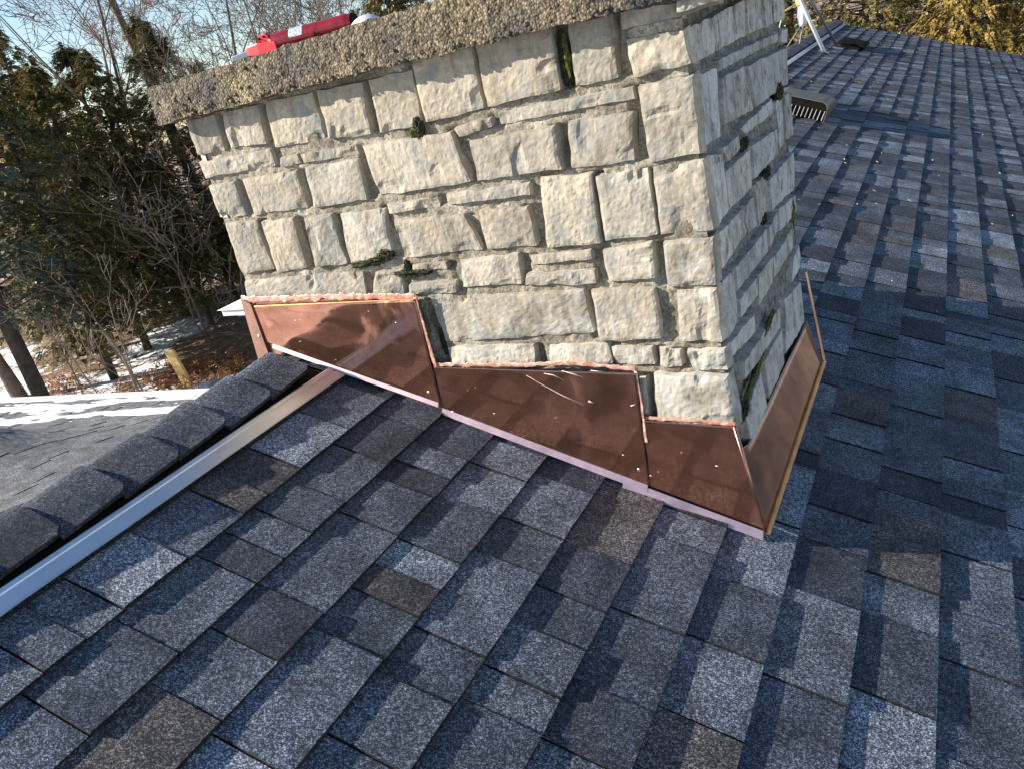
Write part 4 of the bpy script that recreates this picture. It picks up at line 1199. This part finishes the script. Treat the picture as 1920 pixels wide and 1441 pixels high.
G2 = 'leafless trees in the yard'
bt = [
    (-48.2, 26.5, 3, 1.35, 'thick leaning leafless trunk rising just left of the cap corner'),
    (-44.4, 18.0, 0, 1.0, 'slim leafless tree above the left end of the chimney cap'),
    (-42.6, 20.5, 1, 0.95, 'leafless tree with upright forked limbs, left of the red gun'),
    (-40.6, 19.0, 2, 0.95, 'leafless tree directly behind the tip of the caulking gun'),
    (-38.6, 22.0, 1, 1.0, 'leafless tree just right of the gun handle'),
    (-52.8, 25.0, 1, 1.3, 'tall thin leafless tree against the bright sky, upper left'),
    (-46.0, 25.0, 0, 1.15, 'leafless tree far behind the cap corner'),
]
for azd, d, k, s, lb in bt:
    put([('branches', BT[k])], azd, d, lb, 'bare tree', G2, s)
x, yy = -19.3, 8.75
mb = MB(); mb.tube([(0.15, 0.1, -0.3), (0.05, 0, 0.35), (0, 0, 1.2), (-0.1, 0.1, 4.0), (-0.1, 0.2, 8.0)], [0.62, 0.40, 0.33, 0.27, 0.18], 12)
R = random.Random(2)
for a in range(7):
    an = a*0.9+0.3; mb.tube([(0, 0, 0.35), (math.cos(an)*0.5, math.sin(an)*0.5, 0.02), (math.cos(an)*0.85, math.sin(an)*0.85, -0.15)], [0.24, 0.15, 0.05], 7)
big = tree_thing('bare_tree', x, yy, [('trunk', mb.mesh('trunk', MT['bark_dark'], True)), ('branches', BT[3])], 'massive dark tree trunk with flared roots at the left edge of the photo', 'bare tree')
big.children[1].location = (-0.1, 0.1, 2.6)

G3 = 'tangled leafless shrubs'
for i, (azd, d, k, s, lb) in enumerate([
    (-48.8, 20.0, 1, 1.15, 'tangled leafless shrub touching the left edge of the chimney in view'),
    (-51.6, 21.5, 0, 1.70, 'tangled leafless shrub just below the cap corner'),
    ]):
    put([('twigs', THK[k])], azd, d, lb, 'shrub', G3, s, name='leafless_shrub')
G4 = 'saplings in the snow'
for azd, px_d, k, s, lb in [(-58.6, 17.0, 0, 1.0, 'thin sapling in the snow nearest the massive trunk'), (-57.4, 16.0, 1, 0.9, 'thin sapling in the snow left of the wooden stake, second from the trunk'),
                        (-56.3, 17.6, 0, 1.1, 'twin-stemmed sapling standing where the snow meets the leaf litter'), 
                        (-59.9, 19.0, 1, 0.9, 'thin sapling behind the massive trunk')]:
    put([('stem', SAP[k])], azd, px_d, lb, 'sapling', G4, s, name='sapling')
mb = MB(); mb.tube([(0, 0, -0.1), (0.05, 0, 1.0), (-0.05, 0, 2.0), (-0.35, 0.15, 2.6), (-0.8, 0.3, 2.75), (-1.1, 0.4, 2.55)], [0.035, 0.03, 0.025, 0.02, 0.014, 0.006], 6)
x, yy = polar(-57.0, 15.0)
tree_thing('sapling', x, yy, [('stem', mb.mesh('stem', MT['twig'], True))], 'bent pale sapling arching over to the right above the snow', 'sapling', None, 2.6)

for x, yy, s, lb in ((-24.0, 3.6, 0.85, 'unseen evergreen added beyond the left edge to shade the snow beside the massive trunk'),):
    tree_thing('evergreen_tree', x, yy, CDX, lb, 'evergreen tree', None, 1.0, s)  # out-of-view tree added to cast shade on the yard snow
# ferns and brambles in the snow
def fern_mb(seed, n, Rr, Hh):
    R = random.Random(seed); mb = MB()
    for i in range(n):
        a = R.random()*2*PI; r = Rr*math.sqrt(R.random()); b0 = Vector((math.cos(a)*r, math.sin(a)*r, 0)); a2 = R.random()*2*PI
        L = Hh*R.uniform(0.5, 1.2); tip = b0 + Vector((math.cos(a2)*L*0.7, math.sin(a2)*L*0.7, L*R.uniform(0.1, 0.7))); mid = (b0+tip)/2+Vector((0, 0, L*0.3))
        for k in range(7):
            t = (k+1)/7; p = b0.lerp(mid, t*2) if t < .5 else mid.lerp(tip, 2*t-1)
            for sg in (-1, 1):
                e = Vector((math.cos(a2+sg*1.1), math.sin(a2+sg*1.1), R.uniform(-0.6, 0.3)))*L*0.22*(1.1-t)
                wv = Vector((-e.y, e.x, 0))*0.25
                mb.quad(tuple(p), tuple(p+e*0.5+wv), tuple(p+e), tuple(p+e*0.5-wv))
        mb.tube([b0, mid, tip], [0.006, 0.005, 0.002], 3, caps=False)
    return mb
FE = [fern_mb(1, 70, 0.75, 0.5).mesh('fronds', MT['bramble']), fern_mb(2, 45, 0.5, 0.4).mesh('fronds', MT['bramble'])]
for (x, yy, k, s, lb) in [(-15.0, 9.4, 0, 1.0, 'rust brown dead fern clump just left of the wooden stake'), (-14.3, 10.3, 0, 0.9, 'rust brown dead fern clump right behind the wooden stake'),
                          (-17.6, 8.3, 1, 1.1, 'dead fern clump between the massive trunk and the saplings'), (-15.9, 8.9, 1, 1.0, 'low dead fern clump at the front edge of the snow'),
                          (-13.6, 10.0, 1, 0.8, 'small dead fern clump right of the wooden stake'), (-18.6, 9.6, 1, 1.2, 'pale dead fern clump at the foot of the massive trunk')]:
    t = tree_thing('fern_clump', x, yy, [('fronds', FE[k])], lb, 'dead fern', 'dead ferns in the snow', rnd.random()*6, s*1.45)
# wooden stake
mb = MB(); x, yy = -14.2, 9.65; z = gz(x, yy)
T = Matrix.Rotation(-0.22, 4, 'Y') @ Matrix.Rotation(0.4, 4, 'Z')
mb.prism([(-0.10, -0.2), (0.10, -0.2), (0.10, 0.86), (0.0, 0.93), (-0.10, 0.86)], -0.05, 0.05, 1)
mb.v = [tuple(T @ Vector(p)) for p in mb.v]
o = mb.build('wooden_stake', MT['wood_yellow'], bevel=0.012); o.location = (x, yy, z)
tag(o, 'yellow fresh-cut wooden stake leaning in the snow among dead ferns', 'stake')
# stones and a log by the saplings
for i, (x, yy, s, lb) in enumerate([(-12.9, 9.3, 0.5, 'snow covered rock beside the ridge, right of the stake'), (-13.5, 8.8, 0.35, 'pale rock at the front edge of the yard, right of the stake')]):
    mb = MB(); mb.grid(lambda u, v: Vector((math.sin(v*PI)*math.cos(u*2*PI)*1.3, math.sin(v*PI)*math.sin(u*2*PI), math.cos(v*PI)*0.55))*s*(1+0.25*noise.noise(Vector((math.cos(u*2*PI)*2, math.sin(u*2*PI)*2, v*4+i)))), 20, 12)
    o = mb.build('rock', m_simple('snowy_rock', (0.5, 0.5, 0.48), 0.9, 0, 6, 0.5, 0.8, 0.03), smooth=True); o.location = (x, yy, gz(x, yy)); tag(o, lb, 'rock')

# distant leafless wood along the horizon: one mass nobody could count
R = random.Random(4); mbf = []
far = None
for i in range(10):
    azd = -64 + i*3.6 + R.uniform(-0.8, 0.8); d = R.uniform(36, 55)
    x, yy = polar(azd, d)
    t = tree_thing('bare_tree', x, yy, [('twigs', FAR[i % 2])], 'distant reddish leafless tree on the horizon beyond the yard', 'bare tree', 'distant leafless trees', R.random()*6, R.uniform(0.8, 1.1))

# cedars beyond the far end of the roof
G5 = 'cedars beyond the far end of the roof'
for (x, yy, kd, s, lb) in [
    (-2.6, 16.0, CDX, 0.72, 'shaded dark cedar behind the tripod mast at the far end of the roof'),
    (-0.4, 16.2, CDX, 0.74, 'shaded dark cedar just right of the tripod, beyond the ridge end'),
    (1.2, 15.4, CG, 0.66, 'golden drooping cedar beyond the roof end, leftmost of the golden ones'),
    (2.7, 15.6, CG2, 0.74, 'golden drooping cedar in the top right corner of the photo'),
    (4.6, 15.0, CG, 0.66, 'golden drooping cedar just outside the top right corner'),
    (0.6, 18.6, CDX, 0.92, 'dark cedar in the second row, seen above the first golden cedar'),
    (3.0, 19.0, CDX, 0.92, 'dark cedar in the second row behind the corner cedar'),
    (-4.8, 18.5, CDX, 0.85, 'dark cedar hidden behind the chimney stones, left of the tripod'),
    (-7.0, 19.5, CDX, 0.95, 'dark cedar hidden behind the middle of the chimney'),
    (-2.2, 19.0, CDX, 0.95, 'dark cedar in the second row behind the tripod mast'),
]:
    tree_thing('cedar_tree', x, yy, kd, lb, 'cedar tree', G5, rnd.random()*6, s)
